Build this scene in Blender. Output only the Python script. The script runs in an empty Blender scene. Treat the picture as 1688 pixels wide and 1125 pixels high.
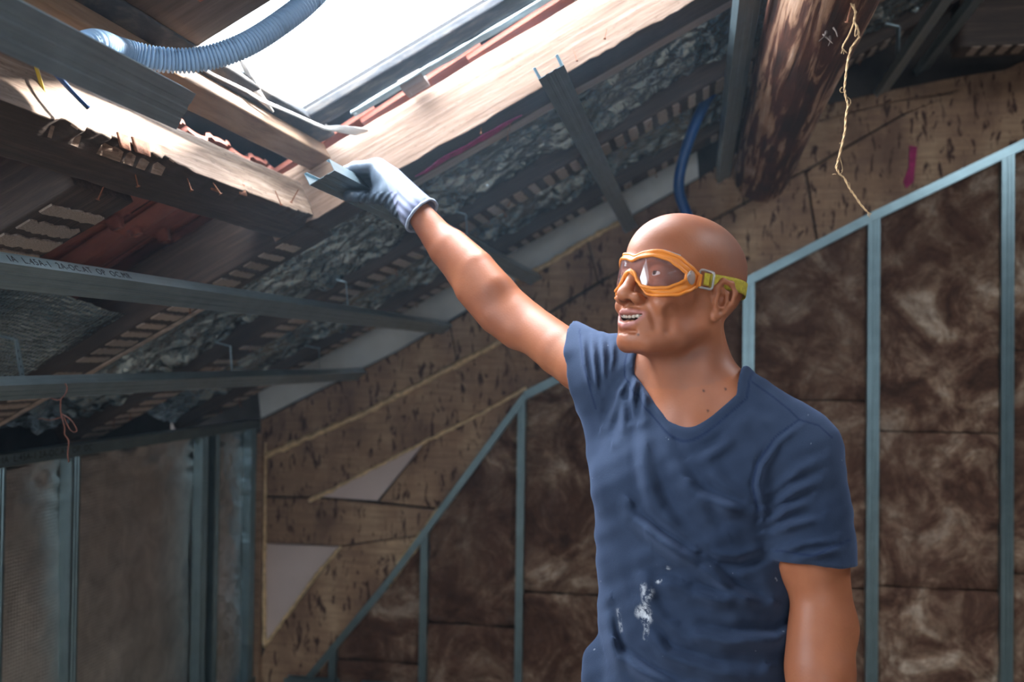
import bpy, bmesh, math, random
import numpy as np
from math import sin, cos, radians, sqrt, pi
from mathutils import Vector, Matrix, noise as mnoise

random.seed(7)
rng = np.random.default_rng(7)
scene = bpy.context.scene
COL = scene.collection

# ---------------------------------------------------------------- camera
F_PX, CX, CY = 1641.0, 844.0, 562.5          # 35 mm lens on a 1688 x 1125 frame
YAW, PITCH, ROLL, EYE = radians(10.57), radians(1.0), 0.010, 1.60
FWD = np.array([-sin(YAW) * cos(PITCH), cos(YAW) * cos(PITCH), sin(PITCH)])
_r = np.array([cos(YAW), sin(YAW), 0.0]); _u = np.cross(_r, FWD)
RT = _r * cos(ROLL) + _u * sin(ROLL)
UP = -_r * sin(ROLL) + _u * cos(ROLL)
CAM = np.array([0.0, 0.0, EYE])
cd = bpy.data.cameras.new('camera'); cam = bpy.data.objects.new('camera', cd); COL.objects.link(cam)
cd.sensor_width = 36.0; cd.lens = 36.0 * F_PX / 1688.0; cd.clip_start = 0.05
cam.matrix_world = Matrix(((RT[0], UP[0], -FWD[0], CAM[0]), (RT[1], UP[1], -FWD[1], CAM[1]),
                           (RT[2], UP[2], -FWD[2], CAM[2]), (0, 0, 0, 1)))
cd.dof.use_dof = True; cd.dof.focus_distance = 1.72; cd.dof.aperture_fstop = 3.6
scene.camera = cam

# ---------------------------------------------------------------- world, lights, exposure
scene.view_settings.view_transform = 'Standard'
scene.view_settings.look = 'None'
scene.view_settings.gamma = 1.0
scene.view_settings.use_curve_mapping = False
scene.view_settings.exposure = 0.22
w = bpy.data.worlds.new('overcast_sky'); scene.world = w; w.use_nodes = True
w.node_tree.nodes['Background'].inputs['Color'].default_value = (0.80, 0.90, 1.0, 1)
w.node_tree.nodes['Background'].inputs['Strength'].default_value = 6.0


def area_light(name, loc, target, sx, sy, power, color):
    l = bpy.data.lights.new(name, 'AREA'); l.shape = 'RECTANGLE'; l.size = sx; l.size_y = sy
    l.energy = power; l.color = color
    o = bpy.data.objects.new(name, l); COL.objects.link(o)
    d = Vector(target) - Vector(loc)
    o.matrix_world = Matrix.Translation(Vector(loc)) @ d.to_track_quat('-Z', 'Y').to_matrix().to_4x4()
    return o


# daylight falling in through the roof opening, plus three added lamps at guessed, unseen openings
area_light('skylight_daylight', (-0.60, 2.05, 2.56), (-0.35, 2.05, 2.093), 0.80, 1.12, 60.0, (0.88, 0.94, 1.0))
sl = bpy.data.lights.new('sun', 'SUN'); sl.energy = 32.0; sl.angle = radians(4); sl.color = (1.0, 0.95, 0.88)
so = bpy.data.objects.new('sun', sl); COL.objects.link(so)
so.matrix_world = Matrix.Translation((2, 4, 6)) @ Vector((-.52, -.60, -.50)).to_track_quat('-Z', 'Y').to_matrix().to_4x4()
area_light('added_left_key', (-1.35, 0.58, 2.09), (-1.115, 0.58, 1.65), 0.62, 0.95, 36.0, (0.80, 0.90, 1.0))  # added key lamp lighting the man from the left; its opening is assumed
area_light('added_gable_light', (1.85, 1.7, 3.33), (1.60, 2.4, 2.4), 0.8, 0.9, 21.0, (0.90, 0.95, 1.0))  # added to brighten the gable and log from an assumed opening
area_light('added_rear_fill', (0.3, -2.45, 1.55), (0.0, 2.0, 1.4), 1.3, 1.2, 7.0, (1.0, 0.96, 0.92))  # added frontal fill behind the camera; the window is assumed

# ---------------------------------------------------------------- geometry helpers
def ray(px, py): return FWD + RT * (px - CX) / F_PX - UP * (py - CY) / F_PX
def P(px, py, c): return CAM + ray(px, py) * c
def proj(p):
    d = np.asarray(p, float) - CAM; c = d @ FWD
    return CX + F_PX * (d @ RT) / c, CY - F_PX * (d @ UP) / c, c
def atY(px, py, Y):
    d = ray(px, py); return CAM + d * Y / d[1]
def atX(px, py, X):
    d = ray(px, py); return CAM + d * X / d[0]
SL, Z0 = 0.535, 2.49                          # underside of the rafters: z = Z0 + SL * x
def roof(px, py, off=0.0):
    n = np.array([-SL, 0, 1.0]); d = ray(px, py)
    return CAM + d * ((Z0 + off) - n @ CAM) / (n @ d)
def rz(x, off=0.0): return Z0 + off + SL * x
SLOPE = np.array([1, 0, SL]) / sqrt(1 + SL * SL)
NRM = np.array([-SL, 0, 1]) / sqrt(1 + SL * SL)


def link(name, me, mats, parent=None):
    o = bpy.data.objects.new(name, me); COL.objects.link(o)
    for m in (mats if isinstance(mats, (list, tuple)) else [mats]): 
        if m.name not in [s.name for s in me.materials if s]: me.materials.append(m)
    if parent is not None:
        o.parent = parent; o.matrix_parent_inverse = world_of(parent).inverted()
    return o


def world_of(o):
    m = o.matrix_basis.copy()
    return m if o.parent is None else world_of(o.parent) @ o.matrix_parent_inverse @ m


def mesh(name, verts, faces, mats, parent=None, smooth=False, mtx=None):
    me = bpy.data.meshes.new(name)
    me.from_pydata([tuple(map(float, v)) for v in verts], [], [tuple(map(int, f)) for f in faces])
    if smooth: me.polygons.foreach_set('use_smooth', [True] * len(me.polygons))
    me.update()
    o = link(name, me, mats, parent)
    if mtx is not None: o.matrix_basis = mtx
    return o


def tag(o, label=None, cat=None, group=None, kind=None):
    if label: o['label'] = label
    if cat: o['category'] = cat
    if group: o['group'] = group
    if kind: o['kind'] = kind
    return o


def thing(name, label, cat, loc=(0, 0, 0), group=None):
    o = bpy.data.objects.new(name, None); COL.objects.link(o); o.empty_display_size = 0.05
    o.location = loc
    return tag(o, label, cat, group)


def along(a, b, up):
    a = Vector(a); x = (Vector(b) - a).normalized(); z = Vector(up); z = (z - x * z.dot(x)).normalized(); y = z.cross(x)
    return Matrix(((x.x, y.x, z.x, a.x), (x.y, y.y, z.y, a.y), (x.z, y.z, z.z, a.z), (0, 0, 0, 1))), (Vector(b) - Vector(a)).length


def sweep(section, L, n, closed=True, amp=0.0, freq=6.0, seed=0.0, caps=True, jag=None):
    """section: list of (y, z); extruded along local x from 0 to L; optional roughness."""
    vs, fs = [], []; m = len(section)
    cy = sum(s[0] for s in section) / m; cz = sum(s[1] for s in section) / m
    for i in range(n + 1):
        x = L * i / n
        for (y, z) in section:
            d = 0.0
            if amp:
                d = amp * (mnoise.noise((x * freq + seed, y * freq * 5, z * freq * 5)) + .5 * mnoise.noise((x * freq * 4 + seed, y * 60, z * 60)))
            r = sqrt((y - cy) ** 2 + (z - cz) ** 2) or 1
            yy = y + (y - cy) / r * d; zz = z + (z - cz) / r * d
            if jag: yy, zz = jag(x, yy, zz)
            vs.append((x, yy, zz))
    for i in range(n):
        for j in range(m if closed else m - 1):
            k = (j + 1) % m
            fs.append((i * m + k, (i + 1) * m + k, (i + 1) * m + j, i * m + j))
    if caps and closed:
        fs.append(tuple(reversed(range(m)))); fs.append(tuple(n * m + j for j in range(m)))
    return vs, fs


def rrect(w, h, r, k=3, y0=None, z0=0.0, sub=1):
    """rounded rectangle, width along y (centred), z from z0 to z0 + h"""
    y0 = -w / 2 if y0 is None else y0
    pts = []
    for (cy, cz, a0) in ((y0 + w - r, z0 + r, -90), (y0 + w - r, z0 + h - r, 0), (y0 + r, z0 + h - r, 90), (y0 + r, z0 + r, 180)):
        for i in range(k + 1):
            a = radians(a0 + 90 * i / k); pts.append((cy + r * cos(a), cz + r * sin(a)))
    if sub > 1:
        out = []
        for i, p in enumerate(pts):
            q = pts[(i + 1) % len(pts)]; out.append(p)
            if (Vector(p) - Vector(q)).length > 3 * r:
                for s in range(1, sub): out.append((p[0] + (q[0] - p[0]) * s / sub, p[1] + (q[1] - p[1]) * s / sub))
        pts = out
    return pts


def beam(name, a, b, up, w, h, mats, parent=None, amp=0.002, freq=6., seed=0., r=0.004, n=None, smooth=True, sub=4, jag=None, z0=0.0):
    """a wooden beam: a-b is the middle of its underside"""
    m, L = along(a, b, up)
    n = n or max(4, int(L / 0.03))
    vs, fs = sweep(rrect(w, h, r, 2, None, z0, sub), L, n, amp=amp, freq=freq, seed=seed, jag=jag)
    o = mesh(name, vs, fs, mats, parent, smooth)
    o.matrix_basis = m
    return o


def tube(name, pts, r, mats, parent=None, k=10, smooth=True, ridge=None, closed=False, caps=True, spline=True, step=None):
    """tube through points (Catmull-Rom); r number or function of t in 0..1; ridge = (period, depth) for corrugation"""
    pts = [Vector(p) for p in pts]
    if spline and len(pts) > 2:
        out = []; N = len(pts)
        for i in range(N if closed else N - 1):
            p0 = pts[(i - 1) % N] if (closed or i > 0) else pts[0] * 2 - pts[1]
            p1, p2 = pts[i], pts[(i + 1) % N]
            p3 = pts[(i + 2) % N] if (closed or i + 2 < N) else p2 * 2 - p1
            seg = (p2 - p1).length; st = step or max(r if not callable(r) else r(0), .002) * 1.5
            ns = max(2, min(400, int(seg / st)))
            for s in range(ns):
                t = s / ns
                out.append(0.5 * ((2 * p1) + (p2 - p0) * t + (2 * p0 - 5 * p1 + 4 * p2 - p3) * t * t + (3 * p1 - p0 - 3 * p2 + p3) * t ** 3))
        if not closed: out.append(pts[-1])
        pts = out
    n = len(pts); vs, fs = [], []; nrm = None; acc = 0.
    for i, p in enumerate(pts):
        t = (pts[(i + 1) % n] - pts[i - 1]) if (closed or 0 < i < n - 1) else (pts[1] - pts[0] if i == 0 else pts[-1] - pts[-2])
        if t.length < 1e-9: t = Vector((0, 0, 1))
        t.normalize()
        if nrm is None: nrm = t.orthogonal().normalized()
        nrm = (nrm - t * nrm.dot(t)); nrm.normalize(); bi = t.cross(nrm)
        if i: acc += (p - pts[i - 1]).length
        rr = r(i / max(1, n - 1)) if callable(r) else r
        if ridge: rr += ridge[1] * (1 if (acc / ridge[0]) % 1 < .5 else -1) * 0.5
        for j in range(k):
            a = 2 * pi * j / k; vs.append(p + (nrm * cos(a) + bi * sin(a)) * rr)
    for i in range(n if closed else n - 1):
        for j in range(k):
            i2 = (i + 1) % n
            fs.append((i * k + j, i * k + (j + 1) % k, i2 * k + (j + 1) % k, i2 * k + j))
    if caps and not closed:
        fs.append(tuple(reversed(range(k)))); fs.append(tuple((n - 1) * k + j for j in range(k)))
    return mesh(name, vs, fs, mats, parent, smooth)


def slab(name, poly, nrm, th, mats, parent=None, bevel=0.0):
    """a flat polygon (front face) pushed back by th along -nrm"""
    nrm = Vector(nrm).normalized(); A = [Vector(p) for p in poly]; n = len(A)
    nn = Vector((0, 0, 0))
    for i in range(n): nn += A[i].cross(A[(i + 1) % n])
    if nn.dot(nrm) < 0: A.reverse()
    vs = list(A) + [p - nrm * th for p in A]
    fs = [tuple(range(n)), tuple(reversed(range(n, 2 * n)))] + [(i, n + i, n + (i + 1) % n, (i + 1) % n) for i in range(n)]
    o = mesh(name, vs, fs, mats, parent)
    if bevel:
        md = o.modifiers.new('edge', 'BEVEL'); md.width = bevel; md.segments = 1
    return o


def box(name, lo, hi, mats, parent=None, bevel=0.0):
    lo, hi = Vector(lo), Vector(hi)
    return slab(name, [(lo.x, lo.y, hi.z), (hi.x, lo.y, hi.z), (hi.x, hi.y, hi.z), (lo.x, hi.y, hi.z)], (0, 0, 1), hi.z - lo.z, mats, parent, bevel)


def sheet(name, f, nu, nv, mats, parent=None, smooth=True, th=0.0):
    """surface f(u, v) -> point for u, v in 0..1, optional solidify"""
    vs = [f(i / nu, j / nv) for j in range(nv + 1) for i in range(nu + 1)]
    fs = [(j * (nu + 1) + i, j * (nu + 1) + i + 1, (j + 1) * (nu + 1) + i + 1, (j + 1) * (nu + 1) + i) for j in range(nv) for i in range(nu)]
    o = mesh(name, vs, fs, mats, parent, smooth)
    if th:
        md = o.modifiers.new('thickness', 'SOLIDIFY'); md.thickness = th; md.offset = 0
    return o


# ---------------------------------------------------------------- material helpers
class NT:
    def __init__(self, name):
        self.m = bpy.data.materials.new(name); self.m.use_nodes = True
        self.t = self.m.node_tree; self.b = self.t.nodes['Principled BSDF']
    def n(self, typ, **kw):
        nd = self.t.nodes.new(typ)
        for k, v in kw.items():
            if k.startswith('_'): setattr(nd, k[1:], v)
            else: nd.inputs[k.replace('__', ' ')].default_value = v
        return nd
    def l(self, a, b): self.t.links.new(a, b)
    def set(self, **kw):
        for k, v in kw.items(): self.b.inputs[k.replace('__', ' ')].default_value = v
        return self
    def coords(self, scale=(1, 1, 1), kind='Object'):
        tc = self.n('ShaderNodeTexCoord'); mp = self.n('ShaderNodeMapping'); mp.inputs['Scale'].default_value = scale
        self.l(tc.outputs[kind], mp.inputs['Vector']); return mp.outputs['Vector']
    def noise(self, vec, scale, detail=4.0, rough=0.55, dist=0.0):
        nd = self.n('ShaderNodeTexNoise', Scale=scale, Detail=detail, Roughness=rough, Distortion=dist)
        if vec is not None: self.l(vec, nd.inputs['Vector'])
        return nd.outputs['Fac']
    def ramp(self, fac, stops):
        r = self.n('ShaderNodeValToRGB'); e = r.color_ramp.elements
        while len(e) < len(stops): e.new(0.5)
        for el, (p, c) in zip(e, stops): el.position = p; el.color = (c[0], c[1], c[2], 1)
        self.l(fac, r.inputs['Fac']); return r.outputs['Color']
    def mix(self, fac, a, b, mode='MIX'):
        x = self.n('ShaderNodeMix', _data_type='RGBA', _blend_type=mode)
        for s, v in ((0, fac), (6, a), (7, b)):
            if hasattr(v, 'is_output'): self.l(v, x.inputs[s])
            elif s == 0: x.inputs[0].default_value = v
            else: x.inputs[s].default_value = (v[0], v[1], v[2], 1)
        return x.outputs[2]
    def attr(self, name):
        a = self.n('ShaderNodeAttribute'); a.attribute_name = name; return a.outputs['Fac']
    def base(self, c): self.l(c, self.b.inputs['Base Color']); return self
    def bump(self, h, strength=0.3, dist=0.01):
        b = self.n('ShaderNodeBump', Strength=strength, Distance=dist); self.l(h, b.inputs['Height'])
        self.l(b.outputs['Normal'], self.b.inputs['Normal']); return self


def plain(name, c, rough=0.6, metal=0.0, nscale=8.0, var=0.25, bump=0.0):
    t = NT(name).set(Roughness=rough, Metallic=metal)
    v = t.coords(); f = t.noise(v, nscale, 5)
    t.base(t.ramp(f, [(0.3, [x * (1 - var) for x in c]), (0.7, [min(1, x * (1 + var)) for x in c])]))
    if bump: t.bump(t.noise(v, nscale * 6, 4), bump, 0.004)
    return t.m


def wood(name, dark, mid, light, grain=(1.2, 22, 22), rough=0.7, bump=0.35, speck=0.0):
    t = NT(name).set(Roughness=rough)
    v = t.coords(grain); f = t.noise(v, 4.0, 7, 0.62, 0.35)
    g = t.noise(t.coords((0.7, 2, 2)), 2.5, 4, 0.6)
    c = t.ramp(f, [(0.28, dark), (0.5, mid), (0.72, light)])
    c = t.mix(t.ramp(g, [(0.38, (0, 0, 0)), (0.62, (1, 1, 1))]), c, t.mix(0.55, c, dark), 'MIX')
    if speck:
        s = t.noise(t.coords((6, 14, 14)), 9, 3)
        c = t.mix(t.ramp(s, [(0.62, (0, 0, 0)), (0.7, (speck, speck, speck))]), c, dark)
    t.base(c); t.bump(f, bump, 0.006)
    return t.m


def galvanised(name, tint=(0.30, 0.40, 0.45), rough=0.34):
    t = NT(name).set(Metallic=0.85, Roughness=rough)
    f = t.noise(t.coords((1.5, 70, 70)), 3, 3); g = t.noise(t.coords(), 14, 3)
    c = t.ramp(f, [(0.3, [x * .78 for x in tint]), (0.7, tint)])
    c = t.mix(t.ramp(g, [(0.4, (0, 0, 0)), (0.65, (.35, .35, .35))]), c, [x * 1.25 for x in tint])
    t.base(c); t.bump(f, 0.08, 0.002)
    return t.m


M = {}
M['steel'] = galvanised('galvanised_steel')
M['steel_dull'] = galvanised('dull_galvanised_steel', (0.22, 0.31, 0.36), 0.45); M['steel_dull'].node_tree.nodes['Principled BSDF'].inputs['Metallic'].default_value = 0.5
M['steel_frame'] = galvanised('galvanised_steel_stud', (0.20, 0.285, 0.315), 0.33)
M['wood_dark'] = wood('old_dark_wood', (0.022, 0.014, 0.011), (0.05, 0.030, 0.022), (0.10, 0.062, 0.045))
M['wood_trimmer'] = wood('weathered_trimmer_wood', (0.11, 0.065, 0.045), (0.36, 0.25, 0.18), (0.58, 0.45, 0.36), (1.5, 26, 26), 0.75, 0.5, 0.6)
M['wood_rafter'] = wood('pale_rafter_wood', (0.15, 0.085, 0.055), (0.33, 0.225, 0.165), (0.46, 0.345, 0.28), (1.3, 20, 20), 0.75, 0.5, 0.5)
M['wood_batten'] = wood('brown_batten_wood', (0.15, 0.085, 0.05), (0.30, 0.185, 0.115), (0.40, 0.27, 0.18), (1.5, 12, 12), 0.65, 0.2)
M['wood_board'] = wood('soot_brown_board', (0.035, 0.022, 0.018), (0.085, 0.055, 0.045), (0.15, 0.10, 0.08), (1, 9, 9), 0.7, 0.2)
M['wood_grey'] = wood('grey_brown_plank', (0.24, 0.18, 0.165), (0.36, 0.29, 0.27), (0.42, 0.35, 0.33), (1, 9, 9), 0.75, 0.15)
M['curb'] = wood('dirty_curb_board', (0.02, 0.022, 0.028), (0.05, 0.05, 0.055), (0.17, 0.14, 0.11), (3, 7, 7), 0.8, 0.4, 0.3)
M['floor'] = wood('pale_floor_boards', (0.26, 0.20, 0.15), (0.42, 0.33, 0.25), (0.5, 0.42, 0.34), (1, 9, 9), 0.8, 0.2)  # unseen floor kept pale so it bounces light onto the undersides
M['plaster'] = plain('old_plaster_residue', (0.34, 0.26, 0.21), 0.9, 0, 30, 0.45, 0.5)
M['white_board'] = plain('white_gable_board', (0.56, 0.58, 0.58), 0.8, 0, 6, 0.12)
M['plasterboard'] = plain('pinkish_plasterboard', (0.60, 0.49, 0.46), 0.85, 0, 5, 0.06)
M['masonry'] = plain('dark_masonry', (0.06, 0.05, 0.045), 0.95, 0, 6, 0.4, 0.4)
M['deck'] = plain('dark_roofing_felt', (0.02, 0.019, 0.02), 0.9, 0, 6, 0.3)
M['tile'] = plain('terracotta_clay', (0.27, 0.085, 0.058), 0.75, 0, 7, 0.35, 0.25)
M['foam'] = plain('yellowed_foam', (0.66, 0.48, 0.27), 0.9, 0, 40, 0.3, 0.6)
M['flashing'] = plain('pale_metal_flashing', (0.55, 0.66, 0.70), 0.45, 0.3, 10, 0.25)
M['felt'] = plain('torn_white_felt', (0.75, 0.73, 0.70), 0.9, 0, 20, 0.1, 0.3)
M['rope'] = plain('hemp_rope', (0.55, 0.36, 0.19), 0.9, 0, 120, 0.3)
M['rust'] = plain('rusty_wire', (0.16, 0.06, 0.04), 0.85, 0, 60, 0.4)
M['blue_pipe'] = plain('blue_plastic_pipe', (0.004, 0.075, 0.28), 0.35, 0, 5, 0.1)
M['blue_wire'] = plain('blue_insulated_wire', (0.01, 0.05, 0.16), 0.45, 0, 5, 0.1)
M['yellow_wire'] = plain('yellow_insulated_wire', (0.55, 0.38, 0.04), 0.45, 0, 5, 0.1)
M['conduit'] = plain('grey_blue_conduit', (0.34, 0.54, 0.80), 0.42, 0, 5, 0.1)
M['nail'] = plain('rusty_nail', (0.20, 0.075, 0.04), 0.7, 0.4, 60, 0.4)
M['magenta'] = plain('magenta_marking_paint', (0.30, 0.015, 0.10), 0.8, 0, 40, 0.5)
M['ink'] = plain('dark_print_ink', (0.012, 0.014, 0.02), 0.7, 0, 5, 0.1)


def foil_material(name, cell=None, c0=(0.26, 0.35, 0.41), c1=(0.55, 0.66, 0.71), rough=0.16):
    t = NT(name).set(Metallic=0.95, Roughness=rough)
    v = t.coords(); f = t.noise(v, 9, 5, 0.6, 0.6)
    t.base(t.ramp(f, [(0.3, c0), (0.7, c1)]))
    if cell:
        vo = t.n('ShaderNodeTexVoronoi', Scale=cell, Randomness=0.12); t.l(v, vo.inputs['Vector']); t.bump(vo.outputs['Distance'], 0.5, 0.006)
    else:
        vo = t.n('ShaderNodeTexVoronoi', Scale=15, Randomness=1.0); wv = t.n('ShaderNodeVectorMath', _operation='ADD'); nz = t.n('ShaderNodeTexNoise', Scale=9, Detail=2)
        t.l(v, nz.inputs['Vector']); sc = t.n('ShaderNodeVectorMath', _operation='SCALE'); sc.inputs['Scale'].default_value = .12; t.l(nz.outputs['Color'], sc.inputs[0])
        t.l(v, wv.inputs[0]); t.l(sc.outputs[0], wv.inputs[1]); t.l(wv.outputs[0], vo.inputs['Vector'])
        t.bump(t.mix(.35, vo.outputs['Distance'], t.noise(v, 40, 3, .6)), 0.9, 0.035)
    return t.m


M['foil'] = foil_material('crumpled_foil')
M['quilt'] = foil_material('ribbed_foil_quilt', 85, (.50, .49, .48), (.80, .78, .75), .33)
M['quilt_flat'] = foil_material('flat_foil_quilt', None, (.55, .58, .6), (.85, .88, .9), .30)
M['bubble'] = foil_material('bubble_foil', 75)


def wool_material():
    t = NT('brown_mineral_wool').set(Roughness=1.0)
    v = t.coords(); a = t.noise(v, 4.2, 7, 0.70, 0.7); b = t.noise(v, 22, 5, 0.7, 0.8); g = t.noise(v, 1.3, 3)
    c = t.ramp(a, [(0.34, (0.030, 0.014, 0.009)), (0.46, (0.13, 0.064, 0.042)), (0.56, (0.33, 0.215, 0.145)), (0.66, (0.66, 0.52, 0.40))])
    c = t.mix(t.ramp(b, [(0.35, (0, 0, 0)), (0.7, (.6, .6, .6))]), c, (0.055, 0.026, 0.018))
    c = t.mix(t.ramp(g, [(0.35, (0, 0, 0)), (0.6, (.55, .55, .55))]), c, (0.085, 0.04, 0.027))
    t.base(c); t.bump(b, 0.9, 0.025)
    return t.m


M['wool'] = wool_material()


def fibreboard_material():
    t = NT('speckled_fibre_board').set(Roughness=0.9)
    a = t.noise(t.coords((1.4, 1.4, 0.8)), 3, 5, 0.6); s = t.noise(t.coords((22, 22, 7)), 1.6, 3, 0.6, 0.5); q = t.noise(t.coords((3, 3, 26)), 2.2, 4)
    c = t.ramp(a, [(0.32, (0.17, 0.096, 0.062)), (0.52, (0.34, 0.212, 0.13)), (0.70, (0.50, 0.345, 0.215))])
    c = t.mix(t.ramp(q, [(0.35, (.45, .45, .45)), (0.62, (0, 0, 0))]), c, (0.15, 0.083, 0.06))
    c = t.mix(t.ramp(s, [(0.56, (0, 0, 0)), (0.64, (.95, .95, .95))]), c, (0.045, 0.02, 0.016))
    t.base(c); t.bump(s, 0.3, 0.006)
    return t.m


M['fibre'] = fibreboard_material()


def log_material():
    t = NT('weathered_log').set(Roughness=0.75)
    v = t.coords((0.55, 9, 9)); f = t.noise(v, 3.2, 6, 0.6, 0.5)
    g = t.noise(t.coords((2, 5, 5)), 2.2, 4)
    c = t.ramp(f, [(0.40, (0.035, 0.016, 0.012)), (0.50, (0.10, 0.036, 0.022)), (0.55, (0.40, 0.225, 0.14)), (0.72, (0.60, 0.43, 0.32))])
    c = t.mix(t.ramp(g, [(0.45, (0, 0, 0)), (0.7, (.7, .7, .7))]), c, (0.14, 0.046, 0.026))
    t.base(c); t.bump(f, 0.6, 0.012)
    return t.m


M['log'] = log_material()

# ================================================================ the setting
Y_G, Y_F, X_L, X_R = 4.66, -2.6, -2.16, 3.0
GB = 4.60                                       # front plane of the boards on the gable


def struct(o): return tag(o, kind='structure')


fl = struct(box('floor', (X_L - .45, Y_F, -0.12), (X_R, Y_G + .2, -0.03), M['floor']))
for i in range(12):
    box('floor_board', (X_L + .02, Y_F + i * .6, -0.03), (X_R - .02, Y_F + i * .6 + .59, 0.0), M['floor'], fl, .003)

# roof covering: felted deck with the hole for the roof window
HX0, HX1, HY0, HY1 = -1.10, -0.10, 1.66, 2.46
KX0, KX1, KY0, KY1 = -1.88, -0.82, 0.22, 0.94      # added unseen opening beside the camera for the left key lamp


def deck_quad(x0, x1, y0, y1, off, th):
    c = [(x0, y0), (x1, y0), (x1, y1), (x0, y1)]
    return [(x, y, rz(x, off)) for x, y in c] + [(x, y, rz(x, off + th)) for x, y in c]


dv, df = [], []
for q in ((-2.75, KX0, Y_F, Y_G + .25), (KX0, HX0, Y_F, KY0), (KX0, HX0, KY1, Y_G + .25), (HX0, KX1, KY1, HY0), (HX0, KX1, Y_F, KY0), (KX1, HX1, Y_F, HY0),
          (HX1, 1.02, Y_F, Y_G + .25), (HX0, HX1, HY1, Y_G + .25)):
    k = len(dv); dv += deck_quad(q[0], q[1], q[2], q[3], .285, .03)
    df += [(k, k + 1, k + 2, k + 3), (k + 4, k + 7, k + 6, k + 5)] + [(k + i, k + 4 + i, k + 4 + (i + 1) % 4, k + (i + 1) % 4) for i in range(4)]
zt = rz(1.02, .285); RX0, RX1, RY0, RY1 = 1.35, 2.35, 1.15, 2.25                 # added unseen opening right of the log for the gable lamp
for (x0, x1, y0, y1) in ((1.02, RX0, Y_F, Y_G + .25), (RX1, X_R + .1, Y_F, Y_G + .25), (RX0, RX1, Y_F, RY0), (RX0, RX1, RY1, Y_G + .25)):
    k = len(dv); dv += [(x, y, z) for z in (zt, zt + .03) for x, y in ((x0, y0), (x1, y0), (x1, y1), (x0, y1))]
    df += [(k, k + 1, k + 2, k + 3), (k + 4, k + 7, k + 6, k + 5)] + [(k + i, k + 4 + i, k + 4 + (i + 1) % 4, k + (i + 1) % 4) for i in range(4)]
ceil = struct(mesh('ceiling', dv, df, M['deck']))

# clay tiles seen from below (bay beside the cut rafter, and beside the roof window)
TW, TL = 0.225, 0.335


def tile_mesh():
    nu, nv = 18, 3; vs, fs = [], []
    for s in (0, 1):
        for j in range(nv + 1):
            for i in range(nu + 1):
                u, v = i / nu, j / nv
                z = 0.010 * sin(u * 2 * pi) + (-0.010 if abs(u - .5) < .06 else 0) + (-0.012 if u > .93 else 0) + 0.018 * (1 - v)
                vs.append((v * (TL + .04), (u - .5) * (TW - .003), -z + s * 0.013))
    N = (nu + 1) * (nv + 1)
    for s in (0, 1):
        for j in range(nv):
            for i in range(nu):
                a = s * N + j * (nu + 1) + i; f = (a, a + 1, a + nu + 2, a + nu + 1); fs.append(f if s else f[::-1])
    rim = [i for i in range(nu + 1)] + [j * (nu + 1) + nu for j in range(1, nv + 1)] + [nv * (nu + 1) + i for i in range(nu - 1, -1, -1)] + [j * (nu + 1) for j in range(nv - 1, 0, -1)]
    for i in range(len(rim)): a, b = rim[i], rim[(i + 1) % len(rim)]; fs.append((a, a + N, b + N, b))
    for y in (-.07, .07):                           # hanging lugs near the lower edge
        k = len(vs)
        for (x, yy, z) in ((.015, -.018, -.012), (.05, -.018, -.012), (.05, .018, -.012), (.015, .018, -.012), (.02, -.012, -.042), (.042, -.012, -.042), (.042, .012, -.042), (.02, .012, -.042)): vs.append((x, y + yy, z))
        fs += [(k + 4, k + 7, k + 6, k + 5)] + [(k + i, k + (i + 1) % 4, k + 4 + (i + 1) % 4, k + 4 + i) for i in range(4)]
    me = bpy.data.meshes.new('roof_tile'); me.from_pydata(vs, [], fs); me.polygons.foreach_set('use_smooth', [True] * len(me.polygons)); me.update()
    return me


tm = tile_mesh(); tm.materials.append(M['tile'])
for iy in range(9):
    for ix in range(10):
        y = 0.72 + TW * (iy + .5); x = -2.62 + ix * TL * .86
        if x + .34 > KX0 and x < KX1 and y - TW / 2 < KY1 : continue
        if x + .37 > -1.04 and x < HX1 and y + TW / 2 > HY0 - .02 and y - TW / 2 < 2.33: continue
        o = link('roof_tile', tm, M['tile'], ceil)
        m, _ = along((x, y + random.uniform(-.002, .002), rz(x, .225 + random.uniform(0, .006))), (x + 1, y, rz(x + 1, .225)), NRM)
        o.matrix_basis = m

# gable: wall behind, boards, foam, plasterboard and wool between the studs
gv = [(-2.75, Y_G + .14, -.12), (X_R, Y_G + .14, -.12), (X_R, Y_G + .14, rz(1.02, .40)), (1.02, Y_G + .14, rz(1.02, .40)), (-2.75, Y_G + .14, rz(-2.75, .40))]
wb = struct(slab('wall_back', gv, (0, -1, 0), .12, M['masonry']))
L0 = [(440, 690), (650, 583), (850, 466), (1050, 352), (1150, 296), (1320, 182), (1470, 148), (1570, 128), (1700, 108)]
L1 = [(440, 750), (600, 680), (830, 560), (1010, 452), (1327, 280), (1490, 187), (1700, 92)]


def brd(name, px, mat, th=.035, y=GB, bev=.003): return slab(name, [atY(a, b, y) for a, b in px], (0, -1, 0), th, mat, wb, bev)


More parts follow.
